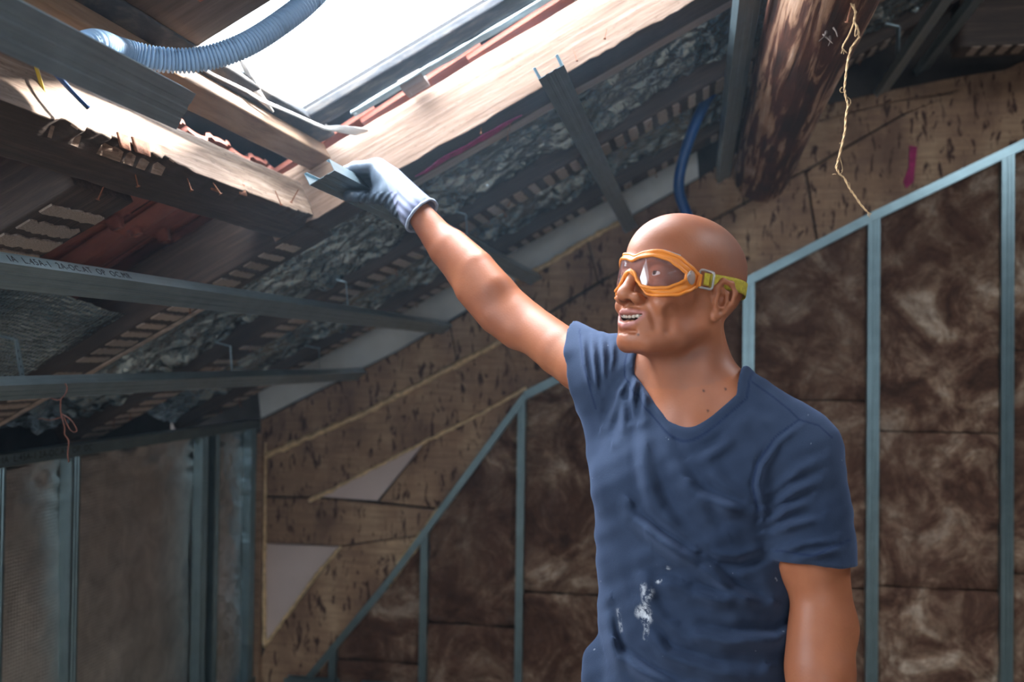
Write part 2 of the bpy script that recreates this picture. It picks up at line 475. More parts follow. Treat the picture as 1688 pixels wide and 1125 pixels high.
JIT = lambda: random.uniform(-.006, .004)
fb = [
    [(430, 694), (650, 583), (740, 533), (752, 596), (600, 680), (440, 750), (430, 754)],
    [(742, 532), (850, 466), (968, 399), (985, 465), (830, 560), (754, 595)],
    [(970, 398), (1050, 352), (1150, 296), (1215, 252), (1225, 334), (1010, 452), (987, 464)],
    [(1217, 250), (1320, 182), (1470, 148), (1570, 128), (1700, 108), (1700, 130), (1480, 165), (1322, 206), (1222, 270)],
    [(1222, 273), (1322, 208), (1480, 167), (1600, 150), (1490, 187), (1327, 280), (1227, 333)],
    [(432, 757), (600, 684), (828, 564), (868, 640), (700, 728), (520, 820), (430, 818)],
    [(625, 828), (702, 728), (868, 642), (850, 672), (722, 838)],
    [(430, 822), (522, 822), (720, 842), (690, 882), (562, 900), (430, 895)],
    [(562, 902), (690, 884), (600, 1010), (500, 1150), (405, 1150), (440, 1062)],
    [(832, 563), (1010, 455), (1060, 427), (1075, 545), (1000, 590), (870, 662)],
    [(1063, 426), (1327, 283), (1345, 397), (1240, 462), (1078, 544)],
    [(1330, 282), (1490, 190), (1700, 95), (1700, 225), (1437, 355), (1348, 396)],
]
for px in fb: brd('fibre_board', px, M['fibre'], .035, GB + JIT())
for px in ([(522, 819), (700, 730), (622, 826)], [(436, 897), (560, 902), (436, 1064)]): brd('plasterboard_piece', px, M['plasterboard'], .02, GB + .022, 0)
brd('white_board', [(425, 640), (600, 545), (850, 385), (1040, 280), (1145, 200), (1152, 292), (1050, 350), (940, 412), (850, 464), (650, 581), (430, 690)], M['white_board'], .03, GB + .015)


def foam(px, r=.012, seed=0):
    pts = []
    for i in range(len(px) - 1):
        a, b = atY(*px[i], GB - .004), atY(*px[i + 1], GB - .004); n = max(2, int(np.linalg.norm(b - a) / .02))
        for s in range(n): pts.append(a + (b - a) * s / n + np.array([0, 0, .007 * mnoise.noise((seed + i + s * .5, 1, 2))]))
    pts.append(atY(*px[-1], GB - .004))
    return tube('foam_bead', pts, lambda t: r * (1 + .55 * mnoise.noise((t * 26 + seed, 0.3, 1.7))), M['foam'], wb, 7, spline=False)


foam([(438, 752), (600, 682), (830, 561)], .013, 1); foam([(520, 822), (700, 729), (790, 684), (868, 640)], .008, 5)
foam([(437, 730), (436, 895), (436, 1068)], .009, 9); foam([(562, 901), (520, 950), (436, 1066)], .008, 13)
foam([(722, 840), (705, 866), (655, 930)], .013, 17); foam([(700, 885), (640, 965)], .012, 21)
foam([(850, 462), (900, 437), (960, 400), (1040, 356)], .012, 25); foam([(510, 826), (525, 818), (550, 808)], .011, 29)
slab('paint_mark', [atY(x, y, GB - .009) for x, y in ((1499, 240), (1512, 242), (1506, 300), (1494, 311), (1489, 300), (1498, 275))], (0, -1, 0), .003, M['magenta'], wb)

SX = [-1.72, -1.271, -0.81, -0.30, 0.22, 0.754, 1.301, 1.83, 2.36]      # stud axes
T_PX = [(470, 1165), (500, 1120), (640, 960), (720, 840), (866, 652), (1240, 462), (1437, 358), (1700, 232)]
TP = [atY(x, y, GB - .03) for x, y in T_PX]; TP.append(TP[-1] + (TP[-1] - TP[-2]) * 3)


def track_z(x):
    for a, b in zip(TP, TP[1:]):
        if a[0] <= x <= b[0]: return a[2] + (b[2] - a[2]) * (x - a[0]) / (b[0] - a[0])
    return -0.02 if x < TP[0][0] else TP[-1][2]


def batt(x0, x1, z0, z1f, seed):
    """one wool batt: a pillowed, rough slab whose top follows z1f(x)"""
    nx = max(4, int((x1 - x0) / .016)); zt = max(z1f(x0), z1f(x1)); nz = max(4, int((zt - z0) / .02))
    def f(u, v):
        x = x0 + (x1 - x0) * u; top = max(z0 + .01, z1f(x)); z = z0 + (top - z0) * v
        e = min(u, 1 - u, v, 1 - v); b = min(1, e * 9) ** .5
        h = .022 * b + .022 * mnoise.noise((x * 7 + seed, z * 7, seed)) + .014 * mnoise.noise((x * 20, z * 20, seed)) + .008 * mnoise.noise((x * 45, z * 45, seed))
        return (x, GB + .02 - h, z)
    o = sheet('wool_batt', f, nx, nz, M['wool'], wb)
    return o


JZ = {0: [.14], 1: [.34], 2: [.51], 3: [.47], 4: [.6, 1.43], 5: [.62, 1.30], 6: [.70, 1.66], 7: [.7, 1.66]}
xs = [-1.93] + SX
for i in range(len(xs) - 1):
    a, b = xs[i] + .003, xs[i + 1] - .003
    cuts = [-.03] + [z for z in JZ.get(i - 1, [.6])] + [99]
    for j in range(len(cuts) - 1):
        z0 = cuts[j]
        if z0 > max(track_z(a), track_z(b)) - .03: continue
        batt(a, b, z0, (lambda x, t=cuts[j + 1]: min(t - .006, track_z(x) - .01)), i * 3.7 + j * 11.3)

# metal frame of the gable
CD = [(-.025, 0), (-.014, 0), (-.012, .003), (-.004, .003), (-.002, 0), (.002, 0), (.004, .003), (.012, .003), (.014, 0), (.025, 0), (.025, .045), (.023, .045), (.023, .004), (-.023, .004), (-.023, .045), (-.025, .045)]
fr = thing('gable_stud_frame', 'galvanised steel stud frame with sloping track standing against brown wool on the gable', 'metal frame', (0, GB - .03, 0))


def steel_run(name, a, b, up, sec, parent, mat='steel_frame', n=2):
    m, L = along(a, b, up); vs, fs = sweep(sec, L, n)
    o = mesh(name, vs, fs, M[mat], parent); o.matrix_basis = m
    return o


NARROW = [(y * .68, z) for y, z in CD]                                  # slimmer studs under the steep part of the track
for x in SX: steel_run('stud', (x, GB - .028, 0.0), (x + .004, GB - .028, track_z(x) - .004), (0, 1, 0), CD if x > 0 else NARROW, fr)
TR = [(-.025, 0), (.025, 0), (.025, .045), (.023, .045), (.023, .002), (-.023, .002), (-.023, .045), (-.025, .045)]
for a, b in ((TP[0], TP[2]), (TP[2], TP[4]), (TP[4], TP[6]), (TP[6], TP[-1])):
    steel_run('track', np.array(a) + (0, -.006, 0), np.array(b) + (0, -.006, 0), (0, 1, 0), [(y * (.6 if a[0] < -.9 else .78), z) for y, z in TR], fr)
steel_run('floor_track', (-1.95, GB - .03, .002), (2.4, GB - .03, .002), (0, 0, 1), TR, fr)

# knee wall on the left
wl = struct(box('wall_left', (X_L - .60, Y_F, -.12), (X_L - .48, Y_G + .02, 1.36), M['masonry']))
def quilt(y0, y1, mat, seed, ztop=1.24):
    def f(u, v):
        y = y0 + (y1 - y0) * u; z = v * ztop
        h = .018 * sin(u * pi) + .012 * mnoise.noise((y * 5 + seed, z * 2.2, 3)) + .005 * mnoise.noise((y * 16, z * 9, seed))
        if v > .84: h += (v - .84) * .20 * (mnoise.noise((y * 11, z * 34, seed)) - .2)
        return (X_L + .005 + h, y, z)
    return sheet('foil_quilt', f, 40, 70, M[mat], wl)
quilt(.6, 2.72, 'quilt', 1); quilt(2.74, 4.06, 'quilt', 5); quilt(4.10, 4.56, 'quilt_flat', 9, 1.25)
kf = thing('knee_wall_frame', 'galvanised steel knee wall frame with printed top track in front of foil', 'metal frame', (X_L, 2.7, 0))
for y in (1.4, 2.72, 3.10, 4.02, 4.13, 4.50): steel_run('stud', (X_L + .058, y, 0.0), (X_L + .058, y + .006, 1.245), (-1, 0, 0), CD, kf)
steel_run('top_track', (X_L + .035, -.5, 1.288), (X_L + .035, GB - .05, 1.288), (0, 0, -1), [(-.03, 0), (.03, 0), (.03, .04), (.028, .04), (.028, .002), (-.028, .002), (-.028, .04), (-.03, .04)], kf)
steel_run('floor_track', (X_L + .035, -.5, .002), (X_L + .035, GB - .05, .002), (0, 0, 1), TR, kf)
box('corner_board', (X_L + .045, GB - .045, 0), (X_L + .075, GB - .012, 1.22), M['wood_batten'], kf, .002)


def lettering(text, parent, org, xdir, ydir, size, name='printed_lettering'):
    c = bpy.data.curves.new(name, 'FONT'); c.body = text; c.size = size; c.extrude = 0.0002; c.space_character = 1.15
    t = bpy.data.objects.new(name, c); COL.objects.link(t)
    me = bpy.data.meshes.new_from_object(t.evaluated_get(bpy.context.evaluated_depsgraph_get())); me.name = name
    bpy.data.objects.remove(t); bpy.data.curves.remove(c); me.materials.clear()
    o = link(name, me, M['ink'], parent)
    x = Vector(xdir).normalized(); z = x.cross(Vector(ydir)).normalized(); y = z.cross(x); g = Vector(org)
    o.matrix_basis = Matrix(((x.x, y.x, z.x, g.x), (x.y, y.y, z.y, g.y), (x.z, y.z, z.z, g.z), (0, 0, 0, 1))); o['kind'] = 'stuff'
    return o


lettering('IA  L.45A-1 2A-OC.AT  OP  OC', kf, (X_L + .0655, 2.72, 1.262), (0, 1, 0), (0, 0, 1), .03)

# front gable behind the camera with an added window hole for the fill lamp, and the right-hand wall
wf = []
for lo, hi in (((X_L - .4, Y_F - .1, -.12), (-.5, Y_F, 3.3)), ((1.1, Y_F - .1, -.12), (X_R, Y_F, 3.3)), ((-.5, Y_F - .1, -.12), (1.1, Y_F, .9)), ((-.5, Y_F - .1, 2.2), (1.1, Y_F, 3.3))):
    wf.append((lo, hi))
vs, fs = [], []
for lo, hi in wf:
    k = len(vs); vs += [(lo[0], lo[1], lo[2]), (hi[0], lo[1], lo[2]), (hi[0], hi[1], lo[2]), (lo[0], hi[1], lo[2]), (lo[0], lo[1], hi[2]), (hi[0], lo[1], hi[2]), (hi[0], hi[1], hi[2]), (lo[0], hi[1], hi[2])]
    fs += [tuple(k + i for i in f) for f in ((3, 2, 1, 0), (4, 5, 6, 7), (0, 1, 5, 4), (1, 2, 6, 5), (2, 3, 7, 6), (3, 0, 4, 7))]
struct(mesh('wall_front', vs, fs, M['masonry']))
struct(box('wall_right', (X_R, Y_F - .1, -.12), (X_R + .1, Y_G + .2, 3.4), M['masonry']))

# roof window: curb boards round the opening
wn = thing('window_1', None, None, (-.5, 2.08, rz(-.5, .2))); wn['kind'] = 'structure'


def oblique(name, a, b, w, h, mat, parent, **kw):
    return beam(name, a, b, NRM, w, h, M[mat], parent, **kw)


def RP(x, y, off): return (x, y, rz(x, off))
oblique('lower_curb', RP(-.980, 1.30, .186), RP(-.980, 2.45, .186), .115, .022, 'curb', wn, amp=.003, seed=3)
oblique('side_curb', RP(-1.0, 2.327, .192), RP(.3, 2.327, .192), .095, .022, 'curb', wn, amp=.003, seed=8)
oblique('upper_curb', RP(-.13, 1.7, .19), RP(-.13, 2.38, .19), .03, .10, 'curb', wn, amp=.003, seed=28)
o = oblique('underlay_board', RP(-.93, 1.605, .19), RP(.4, 1.605, .19), .245, .02, 'wood_board', wn, amp=.002, seed=31)
oblique('underlay_board', RP(-.93, 1.38, .205), RP(.4, 1.38, .205), .19, .02, 'wood_board', wn, amp=.002, seed=35)
o = sheet('flashing', lambda u, v: tuple(np.array(RP(-.86 + .52 * u, 2.372 + .030 * v, .180)) + NRM * (.012 * sin(v * pi) + .004 * mnoise.noise((u * 9, v * 3, 1)))), 30, 6, M['flashing'], wn, th=.002)
oblique('packing_block', RP(-.73, 2.42, .165), RP(-.675, 2.42, .165), .06, .035, 'wood_grey', wn, amp=.001)

# ================================================================ roof timbers
def patch_mesh(i):
    r = random.Random(i); n = 16; top, bot = [], []
    for k in range(n + 1):
        y = -.5 + k / n
        top.append((.5 + r.uniform(-.13, .08), y)); bot.append((-.5 + r.uniform(-.08, .13), y))
    ring = bot + top[::-1]; m = len(ring)
    vs = [(x, y, 0.0012) for x, y in ring] + [(x * .94, y * .985, -.0028) for x, y in ring]
    fs = [tuple(range(m, 2 * m))] + [(j, (j + 1) % m, m + (j + 1) % m, m + j) for j in range(m)]
    fs = [f[::-1] for f in fs]
    me = bpy.data.meshes.new('plaster_stripe'); me.from_pydata(vs, [], fs); me.materials.append(M['plaster']); me.update()
    return me


PATCH = [patch_mesh(i) for i in range(6)]
nail_me = bpy.data.meshes.new('nail')
_b = bmesh.new(); bmesh.ops.create_cone(_b, cap_ends=True, segments=8, radius1=.0016, radius2=.0012, depth=.035); bmesh.ops.translate(_b, verts=_b.verts, vec=(0, 0, -.012))
bmesh.ops.create_cone(_b, cap_ends=True, segments=10, radius1=.004, radius2=.004, depth=.0015, matrix=Matrix.Translation((0, 0, -.03))); _b.to_mesh(nail_me); _b.free(); nail_me.materials.append(M['nail'])


def nail(parent, p, tilt=(0.2, 0.1), name='nail', s=1.0):
    o = link(name, nail_me, M['nail'], parent)
    o.matrix_basis = Matrix.Translation(Vector(p)) @ Matrix.Rotation(tilt[0], 4, 'X') @ Matrix.Rotation(tilt[1], 4, 'Y') @ Matrix.Scale(s, 4)
    return o


def stripes(root, yc, x0, x1, w, period=.052, fill=.55, wid=.9, dy=0.0):
    m, L = along((x0, yc, rz(x0)), (x1, yc, rz(x1)), NRM); k = 0; s = period * .5
    while s < L - .02:
        if random.random() > .06:
            o = link('plaster_stripe', PATCH[k % 6], M['plaster'], root)
            o.matrix_basis = m @ Matrix.Translation((s, -dy, -.001)) @ Matrix.Diagonal((period * fill * random.uniform(.75, 1.2), w * wid * random.uniform(.86, 1.0), 1, 1))
        if random.random() < .25:
            nail(root, m @ Vector((s + .02, random.uniform(-.3, .3) * w, .004)), (random.uniform(-.5, .5), random.uniform(-.5, .5)))
        s += period * random.uniform(.92, 1.1); k += 1


def rafter(name, label, yc, w, x0, x1, h=.15, mat='wood_dark', seed=0):
    o = beam(name, (x0, yc, rz(x0)), (x1, yc, rz(x1)), NRM, w, h, M[mat], None, .0025, 5, seed)
    return tag(o, label, 'beam')


RG = 'roof rafters'
r1 = rafter('rafter', 'short dark rafter cut off at the trimmer beam, its striped underside studded with nails', 1.70, .19, -2.3, -1.10, seed=11)
stripes(r1, 1.70, -1.75, -1.12, .19, .052, .62)
r2 = thing('rafter', 'long rafter passing the gloved hand, pale and brightly lit beside the roof opening', 'beam', (-.5, 2.56, rz(-.5)))
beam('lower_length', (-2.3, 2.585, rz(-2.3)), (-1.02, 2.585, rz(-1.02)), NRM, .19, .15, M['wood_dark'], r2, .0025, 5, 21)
def ragged(x, y, z):
    if z < .03 and y < .05: z += .010 * max(0, mnoise.noise((x * 9, 3.1, 0)) + .2) + .004 * mnoise.noise((x * 40, 3.1, 0))
    return y, z
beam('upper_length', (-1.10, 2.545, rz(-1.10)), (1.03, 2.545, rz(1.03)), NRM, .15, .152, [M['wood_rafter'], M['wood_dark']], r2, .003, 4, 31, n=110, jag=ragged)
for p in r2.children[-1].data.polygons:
    if p.normal.z < -.8: p.material_index = 1  # shade put into the colour: downward faces take the dark wood
stripes(r2, 2.585, -2.1, -1.06, .19, .050, .58, .72, .02)
beam('edge_strip', (-2.3, 2.668, rz(-2.3, -.004)), (-1.34, 2.668, rz(-1.34, -.004)), NRM, .030, .012, M['plaster'], r2, .001)
m_, _ = along(RP(-.75, 2.575, -.0035), RP(-.42, 2.575, -.0035), NRM)
vs = [(.33 * t, .020 * (-1 if s else 1) * (1 - abs(2 * t - 1) ** 4) + .02 * mnoise.noise((t * 5, s, 0)), z) for s in (0, 1) for t in [i / 12 for i in range(13)] for z in (0, .003)]
fs = [(2 * i, 2 * i + 2, 26 + 2 * i + 2, 26 + 2 * i) for i in range(12)] + [(2 * i + 1, 26 + 2 * i + 1, 26 + 2 * i + 3, 2 * i + 3) for i in range(12)] + [(2 * i, 2 * i + 1, 2 * i + 3, 2 * i + 2) for i in range(12)] + [(26 + 2 * i, 26 + 2 * i + 2, 26 + 2 * i + 3, 26 + 2 * i + 1) for i in range(12)]
mesh('paint_mark', vs, fs, M['magenta'], r2, mtx=m_)
for px, py in ((793, 207), (842, 200), (947, 86), (837, 217), (690, 330), (1000, 50)): nail(r2, roof(px, py, .004), (random.uniform(-.4, .4), random.uniform(-.4, .4)), s=.8)
r3 = rafter('rafter', 'second rafter from the gable, dark with plaster stripes under it, foil on both sides', 3.40, .19, -2.3, 1.03, seed=41)
stripes(r3, 3.40, -2.3, .9, .19, .054, .55, .85)
r4 = rafter('rafter', 'rafter nearest the gable, dark with faint plaster stripes above the white board', 4.20, .15, -2.3, 1.03, seed=51)
stripes(r4, 4.20, -2.2, .8, .15, .056, .55, .8)
tb = tag(beam('tie_beam', (1.0, 4.20, 2.835), (X_R - .01, 4.20, 2.835), (0, 0, 1), .15, .19, M['wood_dark'], None, .002, 5, 4), 'dark level tie beam at the top right corner with plaster stripes under it', 'beam')
for k in range(22):
    p = link('plaster_stripe', PATCH[k % 6], M['plaster'], tb)
    p.matrix_basis = Matrix.Translation((1.06 + k * .056, 4.18, 2.834)) @ Matrix.Diagonal((.032, .11, 1, 1))
tag(beam('plank', RP(-.86, 2.665, .01), RP(1.0, 2.665, .01), NRM, .085, .03, M['wood_grey'], None, .0015, 5, 61), 'grey-brown plank nailed along the far side of the pale rafter', 'plank')


M['torn'] = wood('torn_orange_brown_wood', (0.10, 0.035, 0.018), (0.26, 0.10, 0.05), (0.36, 0.17, 0.09), (3, 20, 20), .8, .5)


def torn(x, y, z):
    if y < -.02 and z < .035:
        k = max(0.0, mnoise.noise((x * 6.0 + 2, .7, 0)) * 1.0 + .6 * mnoise.noise((x * 31, .2, 0)))
        z += .034 * k * (1 if z < .012 else .6); y += .009 * k
    return y, z
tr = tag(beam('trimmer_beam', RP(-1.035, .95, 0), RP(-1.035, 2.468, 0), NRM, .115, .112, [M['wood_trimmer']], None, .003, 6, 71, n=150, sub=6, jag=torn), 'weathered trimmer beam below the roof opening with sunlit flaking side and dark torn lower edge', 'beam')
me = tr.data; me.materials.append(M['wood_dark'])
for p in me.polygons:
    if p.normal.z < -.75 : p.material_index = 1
for px, py in ((222, 283), (172, 305), (308, 292), (350, 300), (455, 318), (490, 316)): nail(tr, roof(px, py, .004), (random.uniform(-.6, .6), random.uniform(-.6, .6)))
for i, (px, py, s) in enumerate(((232, 247, .8), (352, 309, .6), (398, 316, .55), (203, 238, .5))):
    c = Vector(roof(px, py, .006)); vs = []
    for k in range(7):
        a = k / 6; vs += [c + Vector((.012 * mnoise.noise((k, i, 0)), (a - .5) * .07 * s, .018 + .012 * mnoise.noise((k, i, 5)))), c + Vector((.006, (a - .5) * .06 * s, -.008 + .012 * mnoise.noise((k * 2, i, 9))))]
    fs = [(2 * k, 2 * k + 1, 2 * k + 3, 2 * k + 2) for k in range(6)]
    o = mesh('torn_splinter', vs, fs, M['torn'], tr, True); md = o.modifiers.new('thickness', 'SOLIDIFY'); md.thickness = .003
tag(beam('tile_batten', RP(-.975, .80, .135), RP(-.975, 2.462, .135), NRM, .066, .045, M['wood_batten'], None, .001, 5, 81), 'brown sawn batten running above the trimmer beam to the pale rafter', 'batten')

# round purlin log
lv, lf = [], []; NL, KL = 90, 40
for i in range(NL + 1):
    y = -.4 + 5.06 * i / NL
    for j in range(KL):
        a = 2 * pi * j / KL
        r = .118 + .004 * mnoise.noise((y * 1.2, cos(a) * 2, sin(a) * 2)) + .0045 * mnoise.noise((y * .8, cos(a) * 9, sin(a) * 9)) + .002 * mnoise.noise((y * 7, cos(a) * 12, sin(a) * 12))
        lv.append((y + .4, r * cos(a), r * sin(a)))
for i in range(NL):
    for j in range(KL): lf.append((i * KL + j, (i + 1) * KL + j, (i + 1) * KL + (j + 1) % KL, i * KL + (j + 1) % KL))
lf += [tuple(range(KL)), tuple(NL * KL + j for j in reversed(range(KL)))]
lm, _ = along((.275, -.4, 2.435), (.275, 4.66, 2.435), (0, 0, 1))
log = tag(mesh('purlin_log', lv, lf, M['log'], None, True, lm), 'thick round purlin log with peeling brown bark above the man', 'log')
nail(log, P(1404, 6, 1.995), (.3, .2), s=1.2)
for k, (px, py) in enumerate(((1362, 52), (1368, 60), (1374, 46), (1357, 57))):
    a = P(px, py, 2.06); tube('splinter', [a, a + np.array([.004 * (k - 1), -.01, -.012]), a + np.array([.011 * (k - 1.5), -.02, -.026])], lambda t: .0025 * (1 - .7 * t), M['wood_board'], log, 6)

# ================================================================ foil between the rafters
def foil(name, label, x0, x1, y0, y1, off, seed, mat='foil', amp=.034, ridge=True):
    nu, nv = int((x1 - x0) / .009), int((y1 - y0) / .010)
    def f(u, v):
        x, y = x0 + (x1 - x0) * u, y0 + (y1 - y0) * v
        e = amp * (mnoise.noise((x * 6, y * 9, seed)) + .9 * (.5 - abs(mnoise.noise((x * 14, y * 20, seed)))) + .35 * (.4 - abs(mnoise.noise((x * 34, y * 40, seed)))))
        d = off - .045 * sin(v * pi * .5) ** 6 + e * (.4 + .9 * v if ridge else 1)
        return (x, y + .015 * mnoise.noise((x * 5, v, seed)), rz(x, d))
    return tag(sheet(name, f, nu, nv, M[mat]), label, 'insulation')


foil('foil_insulation', 'smooth bubble foil sheet with crumpled edge at the far left, above two steel profiles', -2.3, -1.52, 1.825, 2.470, .075, 1, 'bubble', .008)
foil('foil_insulation', 'crumpled silver foil strip left of the gloved hand, just past the striped rafter', -2.3, -.965, 2.70, 3.285, .085, 4)
foil('foil_insulation', 'crumpled silver foil strip behind the hand, running up along the grey-brown plank', -.955, .98, 2.72, 3.29, .085, 8)
foil('foil_insulation', 'crumpled silver foil strip behind the forearm, left of it, in the bay nearest the gable', -2.3, -.86, 3.51, 4.11, .085, 12)
foil('foil_insulation', 'crumpled silver foil strip above the forearm up to the log, near the gable', -.85, .98, 3.51, 4.11, .085, 16)

# ================================================================ steel ceiling profiles
CP = [(-.03, 0), (-.014, 0), (-.012, .0012), (-.006, .0012), (-.004, 0), (.004, 0), (.006, .0012), (.012, .0012), (.014, 0), (.03, 0), (.03, .027), (.0235, .027), (.0235, .0256), (.0286, .0256), (.0286, .0014), (-.0286, .0014), (-.0286, .0256), (-.0235, .0256), (-.0235, .027), (-.03, .027)]


def profile(label, x, y0, y1, off=-.135, printed=False, up=NRM):
    m, L = along((x, y0, rz(x, off)), (x, y1, rz(x, off)), up)
    vs, fs = sweep(CP, L, 2)
    o = mesh('ceiling_profile', vs, fs, M['steel']); o.matrix_basis = m
    tag(o, label, 'steel profile')
    if printed:
        lettering('IA  L.45A-1  2A-OC.AT  OP  OC.MR', o, np.array((x, y0 + printed, rz(x, off))) + np.cross((0, 1, 0), up) * .0304 + np.array(up) * .006, (0, 1, 0), up, .021)
    return o


profile('short wide steel profile at the top left, its cut end over the sunlit trimmer beam', -.742, .25, 1.345, up=(-.86, 0, .51)).data.materials[0] = M['steel_dull']
profile('steel ceiling profile gripped by the gloved hand, cut end towards the roof opening', -.742, 1.885, 4.57)
profile('upper of the two long steel profiles at the left, with dark lettering on its side', -1.165, .5, 4.57, printed=1.0, up=(-.66, 0, .75))
profile('lower of the two long steel profiles at the left, with rusty wire tied round it', -1.585, .5, 4.57, up=(-.62, 0, .78))
profile('steel profile hanging above the man, open cut end showing its bright edge', -.302, 2.03, 4.57)
profile('steel profile running straight back just left of the round log', .112, .5, 4.57)
profile('left one of the two steel profiles at the top right corner', .79, 1.2, 4.57)
profile('right one of the two steel profiles at the top right corner', .955, 1.2, 4.57)


def hanger(x, y, dy, dx, label):
    a = np.array((x - .032, y, rz(x, -.12))); t = np.array((x - .032 + dx, y + dy, rz(x, -.01)))
    m, L = along(a, t, (1, .35, 0)); sec = [(-.0125, 0), (.0125, 0), (.0125, .003), (.0105, .003), (.0105, .0015), (-.0105, .0015), (-.0105, .003), (-.0125, .003)]
    vs, fs = sweep(sec, L, 6); o = mesh('hanger', vs, fs, M['steel']); o.matrix_basis = m; tag(o, label, 'bracket')
    for k in range(4):
        hv = [(L * (.25 + .17 * k) + .0035 * cos(q * pi / 4), .0035 * sin(q * pi / 4), .0019) for q in range(8)]
        h = mesh('hole', hv, [tuple(range(8))], M['ink'], o); h.matrix_parent_inverse = Matrix()
    m2, L2 = along(t, t + np.array((-.05, dy * .4, .012)), (0, 0, 1)); v2, f2 = sweep(sec, L2, 2); q = mesh('fold', v2, f2, M['steel'], o); q.matrix_basis = m2


for x, y, dy, dx, lab in ((-1.585, 2.17, -.03, .0, 'punched steel hanger strap at the far left holding the lower profile'),
                     (-1.165, 3.30, -.03, 0, 'punched steel hanger strap dropping from foil to the upper profile, left of the forearm'),
                     (-1.585, 3.28, -.02, 0, 'punched steel hanger strap in shadow on the lower profile, mid-left'),
                     (-1.585, 4.10, -.08, .03, 'dark bent hanger strap crossing the white board at the lower profile end'),
                     (-.742, 3.30, -.03, 0, 'small hanger strap just above the forearm by the gripped profile'),
                     (.79, 4.08, -.02, 0, 'punched steel hanger strap beside the log at the top right profiles')):
    hanger(x, y, dy, dx, lab)

# ================================================================ cables, rope, small things
tag(tube('corrugated_conduit', [P(20, 56, 1.33), P(85, 86, 1.38), P(126, 81, 1.42), P(158, 71, 1.46), P(200, 84, 1.56), (P(262, 98, 1.6)), P(330, 98, 1.63), P(400, 76, 1.66), P(465, 36, 1.70), P(520, -10, 1.74), P(590, -90, 1.80)], .0185, M['conduit'], None, 20, True, (.0062, .0042), step=.00155), 'grey corrugated conduit looping across the bright roof opening', 'conduit')
tag(tube('water_pipe', [P(1196, 122, 3.74), P(1178, 145, 3.74), P(1152, 190, 3.74), P(1127, 260, 3.76), P(1119, 310, 3.78), P(1133, 356, 3.8), P(1160, 430, 3.82), P(1170, 560, 3.85), P(1165, 900, 3.85), P(1160, 1280, 3.85)], .0205, M['blue_pipe'], None, 14, step=.02), 'blue plastic pipe curving down behind the man\'s head', 'pipe')
tag(tube('electric_wire', [P(60, 95, 1.55), P(85, 115, 1.55), P(118, 150, 1.56), P(146, 178, 1.58)], .0042, M['blue_wire'], None, 8), 'blue electric wire end below the short wide profile at top left', 'wire')
tag(tube('electric_wire', [P(52, 84, 1.55), P(59, 108, 1.55), P(67, 135, 1.56), P(74, 158, 1.57)], .0032, M['yellow_wire'], None, 8), 'yellow electric wire end below the short wide profile at top left', 'wire')


def px_path(pts, s, ox, oy, c): return [P(ox + x / s, oy + y / s, c) for x, y in pts]
rp = thing('hanging_rope', 'frayed hemp string hanging from a nail in the log', 'string', P(1404, 6, 1.985))
main = [(605, 10), (632, 60), (622, 105), (645, 150), (648, 185), (610, 235), (592, 300), (582, 380), (576, 440), (582, 480), (594, 520), (582, 580), (580, 640), (568, 700), (548, 780), (535, 830), (552, 862), (575, 880), (600, 930), (625, 965), (655, 1010), (685, 1045)]
for k in (-1, 1):                                                   # two twisted strands
    pts = px_path(main, 3.0, 1200, 0, 1.985); dense = []
    for a, b in zip(pts, pts[1:]):
        for s in range(4): dense.append(a + (b - a) * s / 4)
    dense.append(pts[-1])
    tw = [p + RT * .0011 * k * sin(i * 1.3) + FWD * .0011 * k * cos(i * 1.3) for i, p in enumerate(dense)]
    tube('strand', tw, .0013, M['rope'], rp, 6, step=.006)
tube('loop', px_path([(622, 20), (628, 90), (600, 170), (572, 220), (566, 240)], 3, 1200, 0, 1.987), .0016, M['rope'], rp, 6, step=.006)
tube('loop', px_path([(636, 120), (628, 165), (630, 180), (642, 165), (640, 125)], 3, 1200, 0, 1.983), .0011, M['rope'], rp, 6, step=.004)
for q in ([(566, 430), (554, 445), (560, 458), (576, 455)], [(590, 480), (606, 495), (604, 520), (592, 525)], [(550, 770), (562, 810), (566, 850), (548, 858), (536, 840)], [(535, 862), (518, 862)], [(556, 705), (552, 712)], [(560, 845), (568, 838), (560, 858)], [(590, 905), (602, 905), (606, 950), (618, 955)]):
    tube('loose_fibre', px_path(q, 3, 1200, 0, 1.984), .0006, M['rope'], rp, 5, step=.004)
for q in ((560, 265), (572, 268), (582, 262), (590, 264)): tube('frayed_end', px_path([(566, 238), ((566 + q[0]) / 2 + 2, 252), q], 3, 1200, 0, 1.986), .0006, M['rope'], rp, 5, step=.004)
for q in ((700, 1078), (692, 1070), (712, 1058), (706, 1066)): tube('frayed_end', px_path([(683, 1043), ((683 + q[0]) / 2 + 4, 1054), q], 3, 1200, 0, 1.985), .0006, M['rope'], rp, 5, step=.004)

rw = thing('tie_wire', 'rusty thin tie wire looped round the lower left profile, ends dangling', 'wire', P(110, 660, 2.46))
S5 = lambda pts, c=2.43: px_path(pts, 2.8125, 0, 350, c)
tube('strand', S5([(300, 795), (312, 815), (300, 850), (283, 868), (282, 930), (300, 1000), (298, 1030), (318, 1060), (314, 1120), (318, 1160)]), .0017, M['rust'], rp and rw, 6, step=.006)
tube('loop', S5([(283, 868), (262, 872), (235, 862)]), .0014, M['rust'], rw, 6, step=.006)
tube('loop', S5([(284, 935), (325, 960), (355, 1005), (350, 1020), (325, 1010), (296, 950)]), .0014, M['rust'], rw, 6, step=.006)
tube('loop', S5([(290, 950), (230, 965), (200, 958), (175, 960)]), .0010, M['rust'], rw, 6, step=.006)

